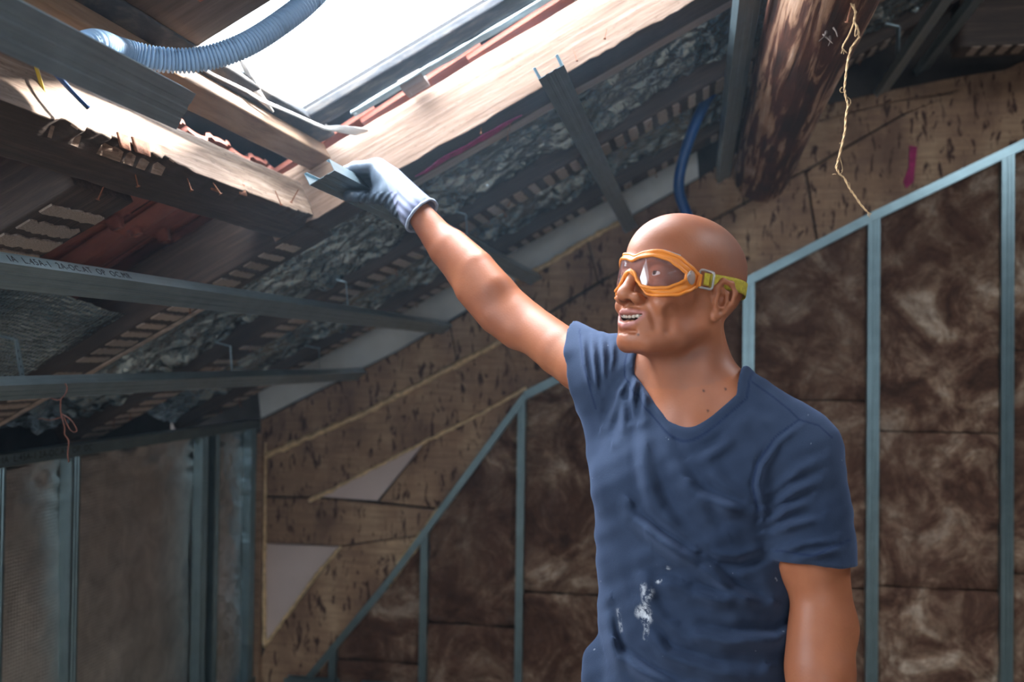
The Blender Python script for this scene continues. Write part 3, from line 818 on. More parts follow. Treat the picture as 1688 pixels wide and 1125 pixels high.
# torn felt hanging from the lower curb
tf = thing('torn_felt', 'torn strip of white felt hanging along the dark lower curb of the roof opening', 'felt', roof(430, 150, .18))
def ribbon(name, px, wpx, off, mat, parent):
    vs = []
    for i, ((x, y), w_) in enumerate(zip(px, wpx)):
        o_ = off + .004 * mnoise.noise((i * .7, off * 30, 0)); vs += [tuple(roof(x, y - w_ / 2, o_)), tuple(roof(x + 1, y + w_ / 2, o_ - .01))]
    ob = mesh(name, vs, [(2 * i, 2 * i + 1, 2 * i + 3, 2 * i + 2) for i in range(len(px) - 1)], M[mat], parent, True)
    md = ob.modifiers.new('thickness', 'SOLIDIFY'); md.thickness = .003
    return ob
ribbon('felt_edge', [(335, 113), (355, 124), (380, 136), (408, 150), (430, 164), (462, 178), (492, 191), (520, 204), (535, 211), (560, 213), (585, 217), (606, 215)], [4, 4, 4, 5, 6, 5, 4, 5, 6, 12, 14, 4], .155, 'felt', tf)
vs_px = [[(393, 98), (404, 98)], [(402, 118), (414, 116)], [(410, 140), (428, 132)], [(413, 155), (430, 150)], [(428, 168), (436, 160)], [(450, 186), (452, 184)]]
vv = [tuple(roof(x, y, .165 + .01 * i)) for i, row in enumerate(reversed(vs_px)) for x, y in row]
o = mesh('felt_flap', vv, [(2 * i, 2 * i + 1, 2 * i + 3, 2 * i + 2) for i in range(5)], M['felt'], tf, True); md = o.modifiers.new('thickness', 'SOLIDIFY'); md.thickness = .002

# ================================================================ signed-distance modelling for the figure
f32 = np.float32


def smin(a, b, k):
    h = np.clip(.5 + .5 * (b - a) / k, 0, 1); return b + (a - b) * h - k * h * (1 - h)


class Sdf:
    """a list of primitives blended in order; each has a bounding sphere so that far blocks skip it"""
    def __init__(s): s.p = []
    def add(s, fn, c, R, k, op): s.p.append((fn, np.array(c, f32), float(R), float(k), op)); return s
    def ell(s, c, r, rot=None, k=.01, op='+'):
        c = np.array(c, f32); r = np.array(r, f32); rt = None if rot is None else np.array(rot, f32)
        def fn(p):
            q = p - c
            if rt is not None: q = q @ rt
            a = q / r; k0 = np.sqrt((a * a).sum(1)); b = a / r; k1 = np.sqrt((b * b).sum(1)) + 1e-9
            return k0 * (k0 - 1) / k1
        return s.add(fn, c, float(r.max()), k, op)
    def cone(s, a, b, ra, rb, k=.01, op='+', flat=None):
        """tapered capsule; flat = (axis, factor): squash along axis"""
        a = np.array(a, f32); b = np.array(b, f32); d = b - a; dd = float(d @ d) + 1e-12
        ax = None if flat is None else (np.array(flat[0], f32), f32(flat[1]))
        def fn(p):
            q = p - a; h = np.clip(q @ d / dd, 0, 1); v = q - h[:, None] * d
            if ax is not None: v = v + np.outer(v @ ax[0], ax[0]) * (ax[1] - 1)
            r = ra + (rb - ra) * h
            dist = np.sqrt((v * v).sum(1)) - r
            return dist if ax is None else dist / max(1.0, ax[1] * .8)
        return s.add(fn, (a + b) / 2, float(np.linalg.norm(d)) / 2 + max(ra, rb) * (1.0 if ax is None else max(1, 1 / ax[1])), k, op)
    def chain(s, pts, rs, k=.01, kin=.004, op='+'):
        """polyline of tapered capsules, united among themselves first"""
        pts = [np.array(p, f32) for p in pts]; rs = [float(r) for r in (rs if isinstance(rs, (list, tuple)) else [rs] * len(pts))]
        def fn(p):
            d = None
            for a, b, ra, rb in zip(pts, pts[1:], rs, rs[1:]):
                e = b - a; h = np.clip((p - a) @ e / (float(e @ e) + 1e-12), 0, 1); v = p - a - h[:, None] * e
                q = np.sqrt((v * v).sum(1)) - (ra + (rb - ra) * h); d = q if d is None else smin(d, q, kin)
            return d
        A = np.array(pts); c = (A.min(0) + A.max(0)) / 2
        return s.add(fn, c, float(np.linalg.norm(A - c, axis=1).max()) + max(rs), k, op)
    def half(s, pt, n, k=.004):
        """cut away everything on the side n points to"""
        pt = np.array(pt, f32); n = np.array(n, f32); n = n / np.linalg.norm(n)
        return s.add(lambda p: -((p - pt) @ n), pt, 99., k, '-')
    def func(s, fn, c, R, k, op): return s.add(fn, c, R, k, op)
    def __call__(s, p, cc=None, rad=None):
        d = np.full(len(p), .5, f32)
        for fn, c, R, k, op in s.p:
            if cc is not None and float(np.linalg.norm(c - cc)) > R + rad + k * 1.5 + .03: continue
            q = fn(p)
            if op == '+': d = smin(d, q, k)
            elif op == '-': d = -smin(-d, q, k)
            elif op == 'd': d = d + q
        return d


def axis_grid(lo, hi, h, fine=None, hf=None):
    out = [lo]
    while out[-1] < hi:
        x = out[-1]; out.append(x + (hf if fine and fine[0] <= x <= fine[1] else h))
    return np.array(out, f32)


def polygonise(sdf, gx, gy, gz, B=14):
    """naive surface nets on a rectilinear grid, evaluated only in blocks near the surface"""
    nx, ny, nz = len(gx), len(gy), len(gz)
    vol = np.full((nx, ny, nz), .5, f32)
    blocks = []
    for i in range(0, nx, B):
        for j in range(0, ny, B):
            for k in range(0, nz, B):
                i2, j2, k2 = min(nx, i + B), min(ny, j + B), min(nz, k + B)
                c = np.array(((gx[i] + gx[i2 - 1]) / 2, (gy[j] + gy[j2 - 1]) / 2, (gz[k] + gz[k2 - 1]) / 2), f32)
                hd = .5 * sqrt((gx[i2 - 1] - gx[i]) ** 2 + (gy[j2 - 1] - gy[j]) ** 2 + (gz[k2 - 1] - gz[k]) ** 2)
                blocks.append((i, i2, j, j2, k, k2, c, hd))
    cen = np.array([b[6] for b in blocks], f32); dc = sdf(cen)
    for b, d in zip(blocks, dc):
        i, i2, j, j2, k, k2, c, hd = b
        if d > hd * 1.5 + .012: continue
        if d < -hd * 1.8 - .02: vol[i:i2, j:j2, k:k2] = -.5; continue
        X, Y, Z = np.meshgrid(gx[i:i2], gy[j:j2], gz[k:k2], indexing='ij')
        vol[i:i2, j:j2, k:k2] = sdf(np.stack((X.ravel(), Y.ravel(), Z.ravel()), 1), c, hd).reshape(X.shape)
    s = vol < 0
    cnt = np.zeros((nx - 1, ny - 1, nz - 1), np.int8); cor = [(a, b, c) for a in (0, 1) for b in (0, 1) for c in (0, 1)]
    for a, b, c in cor: cnt += s[a:nx - 1 + a, b:ny - 1 + b, c:nz - 1 + c]
    I, J, K = np.nonzero((cnt > 0) & (cnt < 8)); n = len(I)
    idx = np.full(cnt.shape, -1, np.int32); idx[I, J, K] = np.arange(n)
    acc = np.zeros((n, 3)); num = np.zeros(n)
    val = {c: vol[I + c[0], J + c[1], K + c[2]] for c in cor}
    g = (gx, gy, gz); base = (I, J, K)
    for a in cor:
        for ax in range(3):
            if a[ax]: continue
            b = list(a); b[ax] = 1; b = tuple(b); va, vb = val[a], val[b]; m = (va < 0) != (vb < 0)
            t = np.where(m, va / np.where(m, va - vb, 1), 0)
            p = np.stack([g[q][base[q] + a[q]] for q in range(3)], 1).astype(float)
            p[:, ax] += t * (g[ax][base[ax] + 1] - g[ax][base[ax]])
            acc[m] += p[m]; num[m] += 1
    V = acc / num[:, None]
    Fs = []
    for ax in range(3):
        b1, b2 = (ax + 1) % 3, (ax + 2) % 3
        sl = [slice(0, None)] * 3; A = np.moveaxis(s, (ax, b1, b2), (0, 1, 2)); Q = np.moveaxis(idx, (ax, b1, b2), (0, 1, 2))
        ed = A[:-1, 1:-1, 1:-1] != A[1:, 1:-1, 1:-1]; i, j, k = np.nonzero(ed); flip = A[:-1, 1:-1, 1:-1][i, j, k]
        q = np.stack((Q[i, j, k], Q[i, j + 1, k], Q[i, j + 1, k + 1], Q[i, j, k + 1]), 1)
        q[~flip] = q[~flip][:, ::-1]
        Fs.append(q)
    Fq = np.concatenate(Fs); Fq = Fq[(Fq >= 0).all(1)]
    return V, Fq


def smooth_verts(V, Fq, it=2, lam=.5):
    E = np.concatenate([Fq[:, [0, 1]], Fq[:, [1, 2]], Fq[:, [2, 3]], Fq[:, [3, 0]]])
    deg = np.bincount(E[:, 0], minlength=len(V)) + np.bincount(E[:, 1], minlength=len(V)); deg = np.maximum(deg, 1)
    for s in range(it):
        for l in (lam, -lam * .96):
            S = np.stack([np.bincount(E[:, 0], V[E[:, 1], a], len(V)) + np.bincount(E[:, 1], V[E[:, 0], a], len(V)) for a in range(3)], 1)
            V = V + l * (S / deg[:, None] - V)
    return V


def np_mesh(name, V, Fq, mats, parent=None, attrs=None, mat_idx=None):
    used = np.unique(Fq); mp = np.full(len(V), -1, np.int64); mp[used] = np.arange(len(used))
    V2, F2 = V[used], mp[Fq]
    me = bpy.data.meshes.new(name); me.vertices.add(len(V2)); me.vertices.foreach_set('co', V2.astype(f32).ravel())
    me.loops.add(F2.size); me.loops.foreach_set('vertex_index', F2.ravel().astype(np.int32))
    me.polygons.add(len(F2)); me.polygons.foreach_set('loop_start', np.arange(0, F2.size, 4, dtype=np.int32))
    me.polygons.foreach_set('use_smooth', np.ones(len(F2), bool))
    for m in (mats if isinstance(mats, (list, tuple)) else [mats]): me.materials.append(m)
    if mat_idx is not None: me.polygons.foreach_set('material_index', mat_idx.astype(np.int32))
    me.update(calc_edges=True)
    for k, a in (attrs or {}).items():
        at = me.attributes.new(k, 'FLOAT', 'POINT'); at.data.foreach_set('value', np.asarray(a)[used].astype(f32))
    o = bpy.data.objects.new(name, me); COL.objects.link(o)
    if parent is not None: o.parent = parent; o.matrix_parent_inverse = world_of(parent).inverted()
    return o


def projv(V):
    d = V - CAM; c = d @ FWD
    return CX + F_PX * (d @ RT) / c, CY - F_PX * (d @ UP) / c, c


def seg_dist(x, y, pl):
    d = np.full(len(x), 1e9); t_ = np.zeros(len(x)); n = len(pl) - 1
    for i, ((x0, y0), (x1, y1)) in enumerate(zip(pl, pl[1:])):
        ex, ey = x1 - x0, y1 - y0; h = np.clip(((x - x0) * ex + (y - y0) * ey) / (ex * ex + ey * ey + 1e-9), 0, 1)
        q = np.hypot(x - x0 - h * ex, y - y0 - h * ey); m = q < d; d[m] = q[m]; t_[m] = (i + h[m]) / n
    return d, t_


# ================================================================ the man
def skin_material():
    t = NT('brown_skin').set(Roughness=0.52)
    t.b.inputs['Subsurface Weight'].default_value = 0.12; t.b.inputs['Subsurface Radius'].default_value = (.012, .004, .002); t.b.inputs['Subsurface Scale'].default_value = 1.0
    v = t.coords(); a = t.noise(v, 9, 4); f = t.noise(v, 260, 3); g = t.noise(v, 55, 4)
    c = t.ramp(a, [(0.35, (0.31, 0.098, 0.044)), (0.65, (0.40, 0.140, 0.064))])
    c = t.mix(t.attr('scalp'), c, (0.20, 0.10, 0.075))
    c = t.mix(t.attr('lip'), c, (0.42, 0.16, 0.15))
    c = t.mix(t.attr('dark'), c, (0.06, 0.022, 0.014))
    t.base(c)
    h = t.mix(.5, f, g); t.bump(h, 0.18, 0.003)
    return t.m


M['skin'] = skin_material()


def shirt_material():
    t = NT('navy_cotton_jersey').set(Roughness=0.95)
    t.b.inputs['Sheen Weight'].default_value = 0.22; t.b.inputs['Sheen Roughness'].default_value = 0.5; t.b.inputs['Sheen Tint'].default_value = (.45, .6, 1, 1)
    t.b.inputs['Specular IOR Level'].default_value = 0.15
    v = t.coords(); a = t.noise(v, 5, 4); f = t.noise(v, 420, 2)
    c = t.ramp(a, [(0.35, (0.023, 0.036, 0.069)), (0.65, (0.037, 0.054, 0.096))])
    c = t.mix(t.attr('seam'), c, (0.012, 0.022, 0.06))
    s = t.noise(v, 90, 4, 0.7); m = t.n('ShaderNodeMath', _operation='MULTIPLY'); t.l(t.attr('splash'), m.inputs[0]); t.l(t.ramp(s, [(0.44, (0, 0, 0)), (0.56, (1, 1, 1))]), m.inputs[1])
    c = t.mix(m.outputs[0], c, (0.60, 0.63, 0.68))
    d = t.noise(v, 70, 2, 0.5); c = t.mix(t.ramp(d, [(0.755, (0, 0, 0)), (0.775, (.45, .45, .45))]), c, (0.35, 0.38, 0.45))
    t.base(c); t.bump(f, 0.25, 0.0015)
    return t.m


M['shirt'] = shirt_material()
M['glove_coat'] = plain('grey_latex_coating', (0.055, 0.075, 0.105), 0.45, 0, 60, 0.2, 0.1)
def knit_material():
    t = NT('lilac_grey_knit').set(Roughness=0.9)
    a = t.attr('knit'); w_ = t.n('ShaderNodeMath', _operation='SINE'); mu = t.n('ShaderNodeMath', _operation='MULTIPLY'); mu.inputs[1].default_value = 2 * pi / .0024
    t.l(a, mu.inputs[0]); t.l(mu.outputs[0], w_.inputs[0])
    c = t.mix(t.ramp(w_.outputs[0], [(0.0, (0, 0, 0)), (0.7, (1, 1, 1))]), (0.075, 0.085, 0.135), (0.19, 0.21, 0.32)); t.base(c); t.bump(w_.outputs[0], .4, .001)
    return t.m
M['knit'] = knit_material()
M['mark'] = plain('white_glove_print', (.75, .76, .8), .7)
M['cuff'] = plain('pale_cuff_binding', (0.30, 0.35, 0.46), 0.9, 0, 200, 0.15)
M['worn_tip'] = plain('worn_fingertip', (0.40, 0.23, 0.14), 0.8, 0, 90, 0.3)
M['trousers'] = plain('dark_work_trousers', (0.035, 0.04, 0.055), 0.95, 0, 20, 0.3)
M['boots'] = plain('brown_leather', (0.08, 0.045, 0.025), 0.6, 0, 20, 0.3)
M['eye'] = plain('eye_white', (0.70, 0.66, 0.62), 0.15, 0, 5, 0.03)
M['iris'] = plain('dark_brown_iris', (0.035, 0.018, 0.010), 0.1, 0, 5, 0.05)
M['teeth'] = plain('teeth', (0.62, 0.55, 0.45), 0.25, 0, 30, 0.06)
M['mouth'] = plain('mouth_inside', (0.07, 0.018, 0.016), 0.6, 0, 30, 0.1)
M['orange'] = plain('orange_soft_plastic', (0.80, 0.255, 0.035), 0.42, 0, 4, 0.03)
M['strap'] = plain('olive_yellow_elastic', (0.46, 0.36, 0.025), 0.8, 0, 160, 0.25, 0.2)


def clear_material(name, tint, gloss=.05, refl=1.0, veil=0.0, haze=(.75, .55, .55)):
    t = NT(name); t.t.nodes.remove(t.b)
    tr = t.n('ShaderNodeBsdfTransparent'); tr.inputs['Color'].default_value = (*tint, 1)
    gl = t.n('ShaderNodeBsdfGlossy', Roughness=gloss); gl.inputs['Color'].default_value = (refl, refl, refl, 1)
    fr_ = t.n('ShaderNodeFresnel', IOR=1.45); mx = t.n('ShaderNodeMixShader')
    if veil:  # diffuse share added to lighten the plastic
        df = t.n('ShaderNodeBsdfDiffuse'); df.inputs['Color'].default_value = (*haze, 1); m0 = t.n('ShaderNodeMixShader'); m0.inputs[0].default_value = veil
        t.l(tr.outputs[0], m0.inputs[1]); t.l(df.outputs[0], m0.inputs[2]); tr = m0
    t.l(fr_.outputs[0], mx.inputs[0]); t.l(tr.outputs[0], mx.inputs[1]); t.l(gl.outputs[0], mx.inputs[2])
    t.l(mx.outputs[0], t.t.nodes['Material Output'].inputs['Surface']); return t.m


M['lens'] = clear_material('pink_tinted_lens', (0.96, 0.86, 0.87), .03, 1.0, .10)  # pink diffuse stands in for the reflected haze on the lens
M['clear'] = clear_material('clear_plastic', (0.92, 0.90, 0.90), .12, 1.0, .35, (.8, .78, .76))

# ---- skeleton (metres; points read off the pose)
RS, LS = P(1003, 620, 1.735), P(1314, 746, 1.545)                       # shoulders
RE, RW = P(846, 515, 1.895), P(692, 353, 2.005)                         # raised right arm: elbow, wrist
LE, LW = P(1362, 1035, 1.50), P(1330, 1300, 1.41)                       # lowered left arm
NB = P(1150, 655, 1.64)                                                 # base of the neck
TYAW = radians(27)
TF = -RT * sin(TYAW) - FWD * cos(TYAW); TF = TF - np.array([0, 0, TF[2]]); TF /= np.linalg.norm(TF)
TL = np.cross([0, 0, 1], TF)                                            # the man's own left
TU = np.array([0, 0, 1.0]); TROT = np.stack((TL, TF, TU), 1)

# head frame: x = left, y = face, z = crown; centimetres
HYAW, HPIT, HS = radians(54), radians(12.65), .01033
hf = -RT * sin(HYAW) - FWD * cos(HYAW); hf[2] = 0; hf /= np.linalg.norm(hf)
hl = np.cross([0, 0, 1], hf)
HFv = hf * cos(HPIT) + np.array([0, 0, sin(HPIT)]); HU = np.cross(hl, HFv) ; HU = HU if HU[2] > 0 else -HU
HR = np.stack((hl, HFv, HU), 1)
HO = P(1119, 476, 1.60)


def H(x, y, z): return HO + HR @ (np.array((x, y, z)) * HS)


body = Sdf()
# neck and shoulders
body.cone(H(0, -2.6, -4.5), NB - np.array([0, 0, .02]), .057, .066, k=.02)
for s, S in ((1, LS), (-1, RS)):
    body.cone(H(2.0 * s, -4.0, -10.5), S + np.array([0, 0, -.004]), .034, .045, k=.035)                      # trapezius
    body.cone(H(5.2 * s, -2.6, -5.5), NB + TF * .070 + TL * .018 * s + TU * -.045, .015, .010, k=.022)  # neck muscle
    body.cone(NB + TF * .078 + TL * .022 * s + TU * -.050, S + TU * .012 + TF * .02, .013, .012, k=.018)  # collar bone
body.cone(H(0, 1.5, -9.0), NB + TF * .060 + TU * -.05, .022, .020, k=.03)                               # throat
CH = NB - TU * .165 + TL * .0
body.ell(CH, (.160, .108, .185), TROT, .05)
body.ell(CH - TU * .20, (.150, .112, .23), TROT, .06)
body.ell(CH - TU * .40, (.160, .115, .14), TROT, .06)
for s in (1, -1): body.ell(CH + TF * .055 + TL * .075 * s + TU * .03, (.075, .05, .065), TROT, .04)
body.cone(RS - (RS - LS) * .1, LS + (RS - LS) * .1, .058, .058, k=.05)
# arms
def lerp(a, b, t): return a + (b - a) * t
ARM = [RS, P(958, 602, 1.785), P(924, 579, 1.82), P(868, 536, 1.885), P(824, 497, 1.92), P(770, 446, 1.965), P(737, 411, 1.985), RW]
body.chain(ARM, [.0545, .0480, .0460, .0430, .0425, .0422, .0365, .0262], .03, .004)
body.chain([P(846, 548, 1.885), P(815, 525, 1.905), P(775, 482, 1.935)], [.022, .025, .020], .04)
body.chain([P(812, 468, 1.900), P(786, 436, 1.925), P(750, 402, 1.965)], [.022, .024, .018], .04)
body.cone(LS, LE, .057, .043, k=.03); body.ell(lerp(LS, LE, .5) + TF * .010, (.048, .050, .07), TROT, .03)
body.cone(LE, lerp(LE, LW, .3), .043, .0455, k=.02); body.cone(lerp(LE, LW, .3), LW, .0455, .029, k=.02)
body.ell(lerp(LE, LW, .12) - RT * .018, (.03, .035, .06), None, .03)
body.cone(LE + RT * .03 + FWD * .02, LE + RT * .034 + FWD * .02 - UP * .02, .014, .014, k=.02)
# left hand hanging, fingers loosely curled
hd = (LW - LE) / np.linalg.norm(LW - LE); hs = np.cross(hd, TL); hs /= np.linalg.norm(hs)
PK = LW + hd * .085
body.cone(LW, LW + hd * .02, .028, .028, k=.01)
for i, (o_, L_, r_) in enumerate(((.030, .082, .0088), (.010, .090, .0092), (-.010, .084, .0088), (-.029, .066, .0078))):
    a = LW + hd * .02 + hs * o_ * .5; b = PK + hs * o_
    body.cone(a, b, .015, .0125, k=.014)
    m1 = b + hd * L_ * .48 - TL * .006; m2 = m1 + hd * L_ * .28 - TL * .018; m3 = m2 + hd * L_ * .12 - TL * .020
    body.chain([b, m1, m2, m3], [r_ * 1.12, r_ * 1.04, r_, r_ * .85], .005, .003)
body.chain([LW + hd * .025 + hs * .022, LW + hd * .06 + hs * .047 - TL * .012, LW + hd * .088 + hs * .056 - TL * .026, LW + hd * .108 + hs * .054 - TL * .036], [.015, .0125, .0108, .0088], .012, .004)

# head ----------------------------------------------------------------
def he(c, r, k=.01, op='+', rot=None):
    body.ell(H(*c), np.array(r) * HS, HR if rot is None else HR @ np.array(rot), k, op)
def hc(pts, rs, k=.008, op='+', kin=.004):
    body.chain([H(*p) for p in pts], [r * HS for r in (rs if isinstance(rs, (list, tuple)) else [rs] * len(pts))], k, kin, op)
def rx(a): a = radians(a); return [[1, 0, 0], [0, cos(a), -sin(a)], [0, sin(a), cos(a)]]
def ry(a): a = radians(a); return [[cos(a), 0, sin(a)], [0, 1, 0], [-sin(a), 0, cos(a)]]
def rzm(a): a = radians(a); return [[cos(a), -sin(a), 0], [sin(a), cos(a), 0], [0, 0, 1]]


he((0, -1.6, 4.2), (7.5, 10.4, 7.7), .02)
he((0, -3.0, 1.2), (6.7, 7.9, 6.0), .02)
he((0, 2.4, 3.4), (6.5, 6.7, 6.2), .03)
he((0, 3.2, -3.2), (5.9, 5.0, 6.6), .03)
for s in (1, -1):
    hc([(5.7 * s, -.8, -2.5), (5.5 * s, -.3, -6.2), (4.6 * s, 2.6, -8.4), (2.2 * s, 6.6, -10.2)], [1.5, 1.5, 1.5, 1.6], .022)
    he((4.7 * s, 5.0, -2.2), (1.9, 2.3, 1.5), .016)                          # cheek bones
    he((3.7 * s, 6.7, -4.5), (1.9, 1.75, 1.6), .014)                         # smiling cheeks
    hc([(.9 * s, 9.0, 1.55), (3.0 * s, 8.75, 1.9), (4.9 * s, 7.1, 1.5)], [.75, .75, .7], .012)  # brow
he((0, 3.4, -7.6), (4.9, 5.2, 3.6), .02)
he((0, 7.7, -10.1), (2.3, 1.7, 1.7), .014)                                   # chin
he((0, 7.6, -6.9), (3.2, 2.0, 2.6), .014)                                    # muzzle
for s in (1, -1):
    he((3.25 * s, 9.0, -.1), (1.65, 1.25, 1.05), .010, '-')                  # eye sockets
    he((3.2 * s, 7.15, -.05), (1.55, 1.5, 1.5), .006)                        # lids
    he((3.2 * s, 8.9, -.12), (1.25, 1.0, .37), .002, '-')
    hc([(1.9 * s, 8.1, -1.3), (3.2 * s, 8.25, -1.75), (4.5 * s, 7.2, -1.5)], .25, .008)
hc([(0, 9.15, .9), (0, 9.7, -.9), (0, 10.5, -3.1)], [.78, .78, .95], .010)   # nose
he((0, 10.75, -3.85), (1.25, 1.15, 1.05), .008)
for s in (1, -1):
    he((1.6 * s, 9.55, -4.25), (1.0, 1.25, .9), .006)
    he((.8 * s, 10.2, -5.1), (.5, .75, .45), .003, '-')
    hc([(2.65 * s, 9.65, -3.5), (3.45 * s, 8.95, -5.2), (4.2 * s, 7.95, -6.9), (4.2 * s, 7.4, -8.3)], [.28, .40, .42, .28], .007, '-')   # smile fold
    hc([(5.4 * s, 6.5, -5.2), (5.5 * s, 5.8, -6.6), (5.2 * s, 5.5, -8.2)], [.2, .3, .25], .012, '-')     # cheek crease
hc([(0, 9.75, -4.9), (0, 9.75, -5.8)], [.22, .28], .004, '-')                # philtrum
MOUTH = lambda x: -6.95 + .075 * x * x
hc([(-2.75, 8.15, -6.3), (-1.5, 9.25, -6.25), (-.5, 9.72, -6.15), (0, 9.72, -6.25), (.5, 9.72, -6.15), (1.5, 9.25, -6.25), (2.75, 8.15, -6.3)], [.26, .42, .46, .42, .46, .42, .26], .004)
hc([(-2.7, 8.1, -6.6), (-1.5, 9.0, -7.95), (0, 9.45, -8.4), (1.5, 9.0, -7.95), (2.7, 8.1, -6.6)], [.26, .48, .54, .48, .26], .004)
hc([(-2.35, 8.8, -6.55), (-1.3, 9.3, -7.05), (0, 9.5, -7.28), (1.3, 9.3, -7.05), (2.35, 8.8, -6.55)], [.16, .50, .58, .50, .16], .0025, '-')
hc([(-1.6, 8.2, -6.9), (1.6, 8.2, -6.9)], .62, .003, '-')
hc([(-1.5, 8.8, -9.15), (0, 9.15, -9.15), (1.5, 8.8, -9.15)], .12, .008, '-')   # under the lower lip
# ears
skull = Sdf(); skull.p = list(body.p)
for s in (1, -1):
    def E(x, y, z, s=s): return ((7.05 + x) * s, y - 1.2, z - 1.7)
    ang = rzm(-22 * s)
    he(E(.25, -.5, .2), (.42, 1.75, 2.75), .004, '+', ang)
    hc([E(.15, .95, .2), E(.55, 1.05, 1.5), E(.95, .2, 2.75), E(1.35, -1.25, 2.65), E(1.5, -2.1, 1.4), E(1.25, -2.0, -.2), E(.8, -1.3, -1.6), E(.55, -.5, -2.6)], [.32, .36, .40, .42, .42, .40, .38, .42], .003)
    hc([E(.75, -.1, 1.7), E(1.0, -1.0, 1.1), E(.95, -1.15, -.1), E(.75, -.75, -1.2), E(.6, .1, -1.45)], [.26, .30, .32, .30, .30], .003)
    he(E(.85, -.15, -.15), (.75, .72, 1.0), .002, '-', ang)
    he(E(.9, .15, 1.1), (.35, .4, .45), .002, '-', ang)
    he(E(1.15, -1.55, 1.2), (.22, .25, 1.2), .002, '-', ang)
    he(E(.5, .05, -2.65), (.42, .78, .85), .004)
    he(E(.55, .75, -.45), (.36, .34, .55), .003)
EYES = [H(3.2, 7.15, -.05), H(-3.2, 7.15, -.05)]

man = thing('person', 'bald man in navy t-shirt and orange goggles, gloved arm raised to the roof', 'person', (CH[0], CH[1], 0))
gx = axis_grid(RW[0] - .05, 0.34, .0034, (HO[0] - .135, HO[0] + .125), .0016)
gy = axis_grid(min(LW[1], LS[1]) - .12, RW[1] + .06, .0034, (HO[1] - .125, HO[1] + .125), .0016)
gz = axis_grid(LW[2] - .24, max(HO[2] + .145, RW[2] + .05), .0034, (HO[2] - .145, HO[2] + .15), .0016)
V, Fq = polygonise(body, gx, gy, gz)
V = smooth_verts(V, Fq, 2)
hq = (V - HO) @ HR / HS                                                  # head coordinates of every vertex
inhead = np.linalg.norm(hq, axis=1) < 16
lipu, _ = seg_dist(hq[:, 0], hq[:, 2], [(-2.6, -6.35), (-1.4, -6.35), (0, -6.35), (1.4, -6.35), (2.6, -6.35)])
lipl, _ = seg_dist(hq[:, 0], hq[:, 2], [(-2.5, -6.7), (-1.4, -7.95), (0, -8.4), (1.4, -7.95), (2.5, -6.7)])
lip = np.clip(1.25 - np.minimum(lipu / .5, lipl / .55), 0, 1) * (hq[:, 1] > 7.6) * inhead * .75
scalp = np.clip((hq[:, 2] - 1.0) / 3, 0, 1) * np.clip((1.5 - hq[:, 1]) / 4, 0, 1) * .55 * inhead
stub = np.clip((-6.5 - hq[:, 2]) / 3, 0, 1) * np.clip((8 - hq[:, 1]) / 6, 0, 1) * .25 * inhead
brow = np.zeros(len(V)); 
for s in (1, -1):
    d_, _ = seg_dist(hq[:, 0] * s, hq[:, 2], [(1.2, 1.5), (3, 2.1), (5, 1.5)]); brow = np.maximum(brow, np.clip(1.4 - d_ / .32, 0, 1) * (hq[:, 1] > 6) * inhead * .5)
mole = np.zeros(len(V)); px_, py_, c_ = projv(V); front = c_ < 1.75
for (mx, my) in ((1160, 645), (1196, 642), (1167, 678), (1052, 552)): mole = np.maximum(mole, np.clip(1.6 - np.hypot(px_ - mx, py_ - my) / 1.8, 0, 1) * front)
bm_ = np.clip(1.3 - np.hypot((px_ - 731) / 14, (py_ - 384) / 8), 0, 1) * .28
nost = np.zeros(len(V))
for s in (1, -1): nost = np.maximum(nost, np.clip(1.5 - np.linalg.norm((hq - (.8 * s, 10.2, -4.95)) / (.5, .8, .5), axis=1), 0, 1) * .9 * inhead)
inner = ((np.abs(hq[:, 0]) < 2.4) & (hq[:, 2] > -7.7) & (hq[:, 2] < -6.1) & (hq[:, 1] < 8.75) & (hq[:, 1] > 6)) * inhead * .95
np_mesh('body', V, Fq, M['skin'], man, {'lip': lip, 'scalp': np.maximum(scalp, stub), 'dark': np.clip(mole + bm_ + nost + brow + inner, 0, 1)})

# eyes and teeth
def ball(name, c, r, mat, parent, seg=24, scale=None, rot=None):
    b = bmesh.new(); bmesh.ops.create_uvsphere(b, u_segments=seg, v_segments=seg // 2, radius=r)
    me = bpy.data.meshes.new(name); b.to_mesh(me); b.free(); me.polygons.foreach_set('use_smooth', [True] * len(me.polygons))
    o = link(name, me, mat, parent); m = Matrix.Translation(Vector(c))
    if rot is not None: m = m @ Matrix([list(r_) for r_ in rot]).to_4x4()
    if scale: m = m @ Matrix.Diagonal((*scale, 1))
    o.matrix_basis = m
    return o


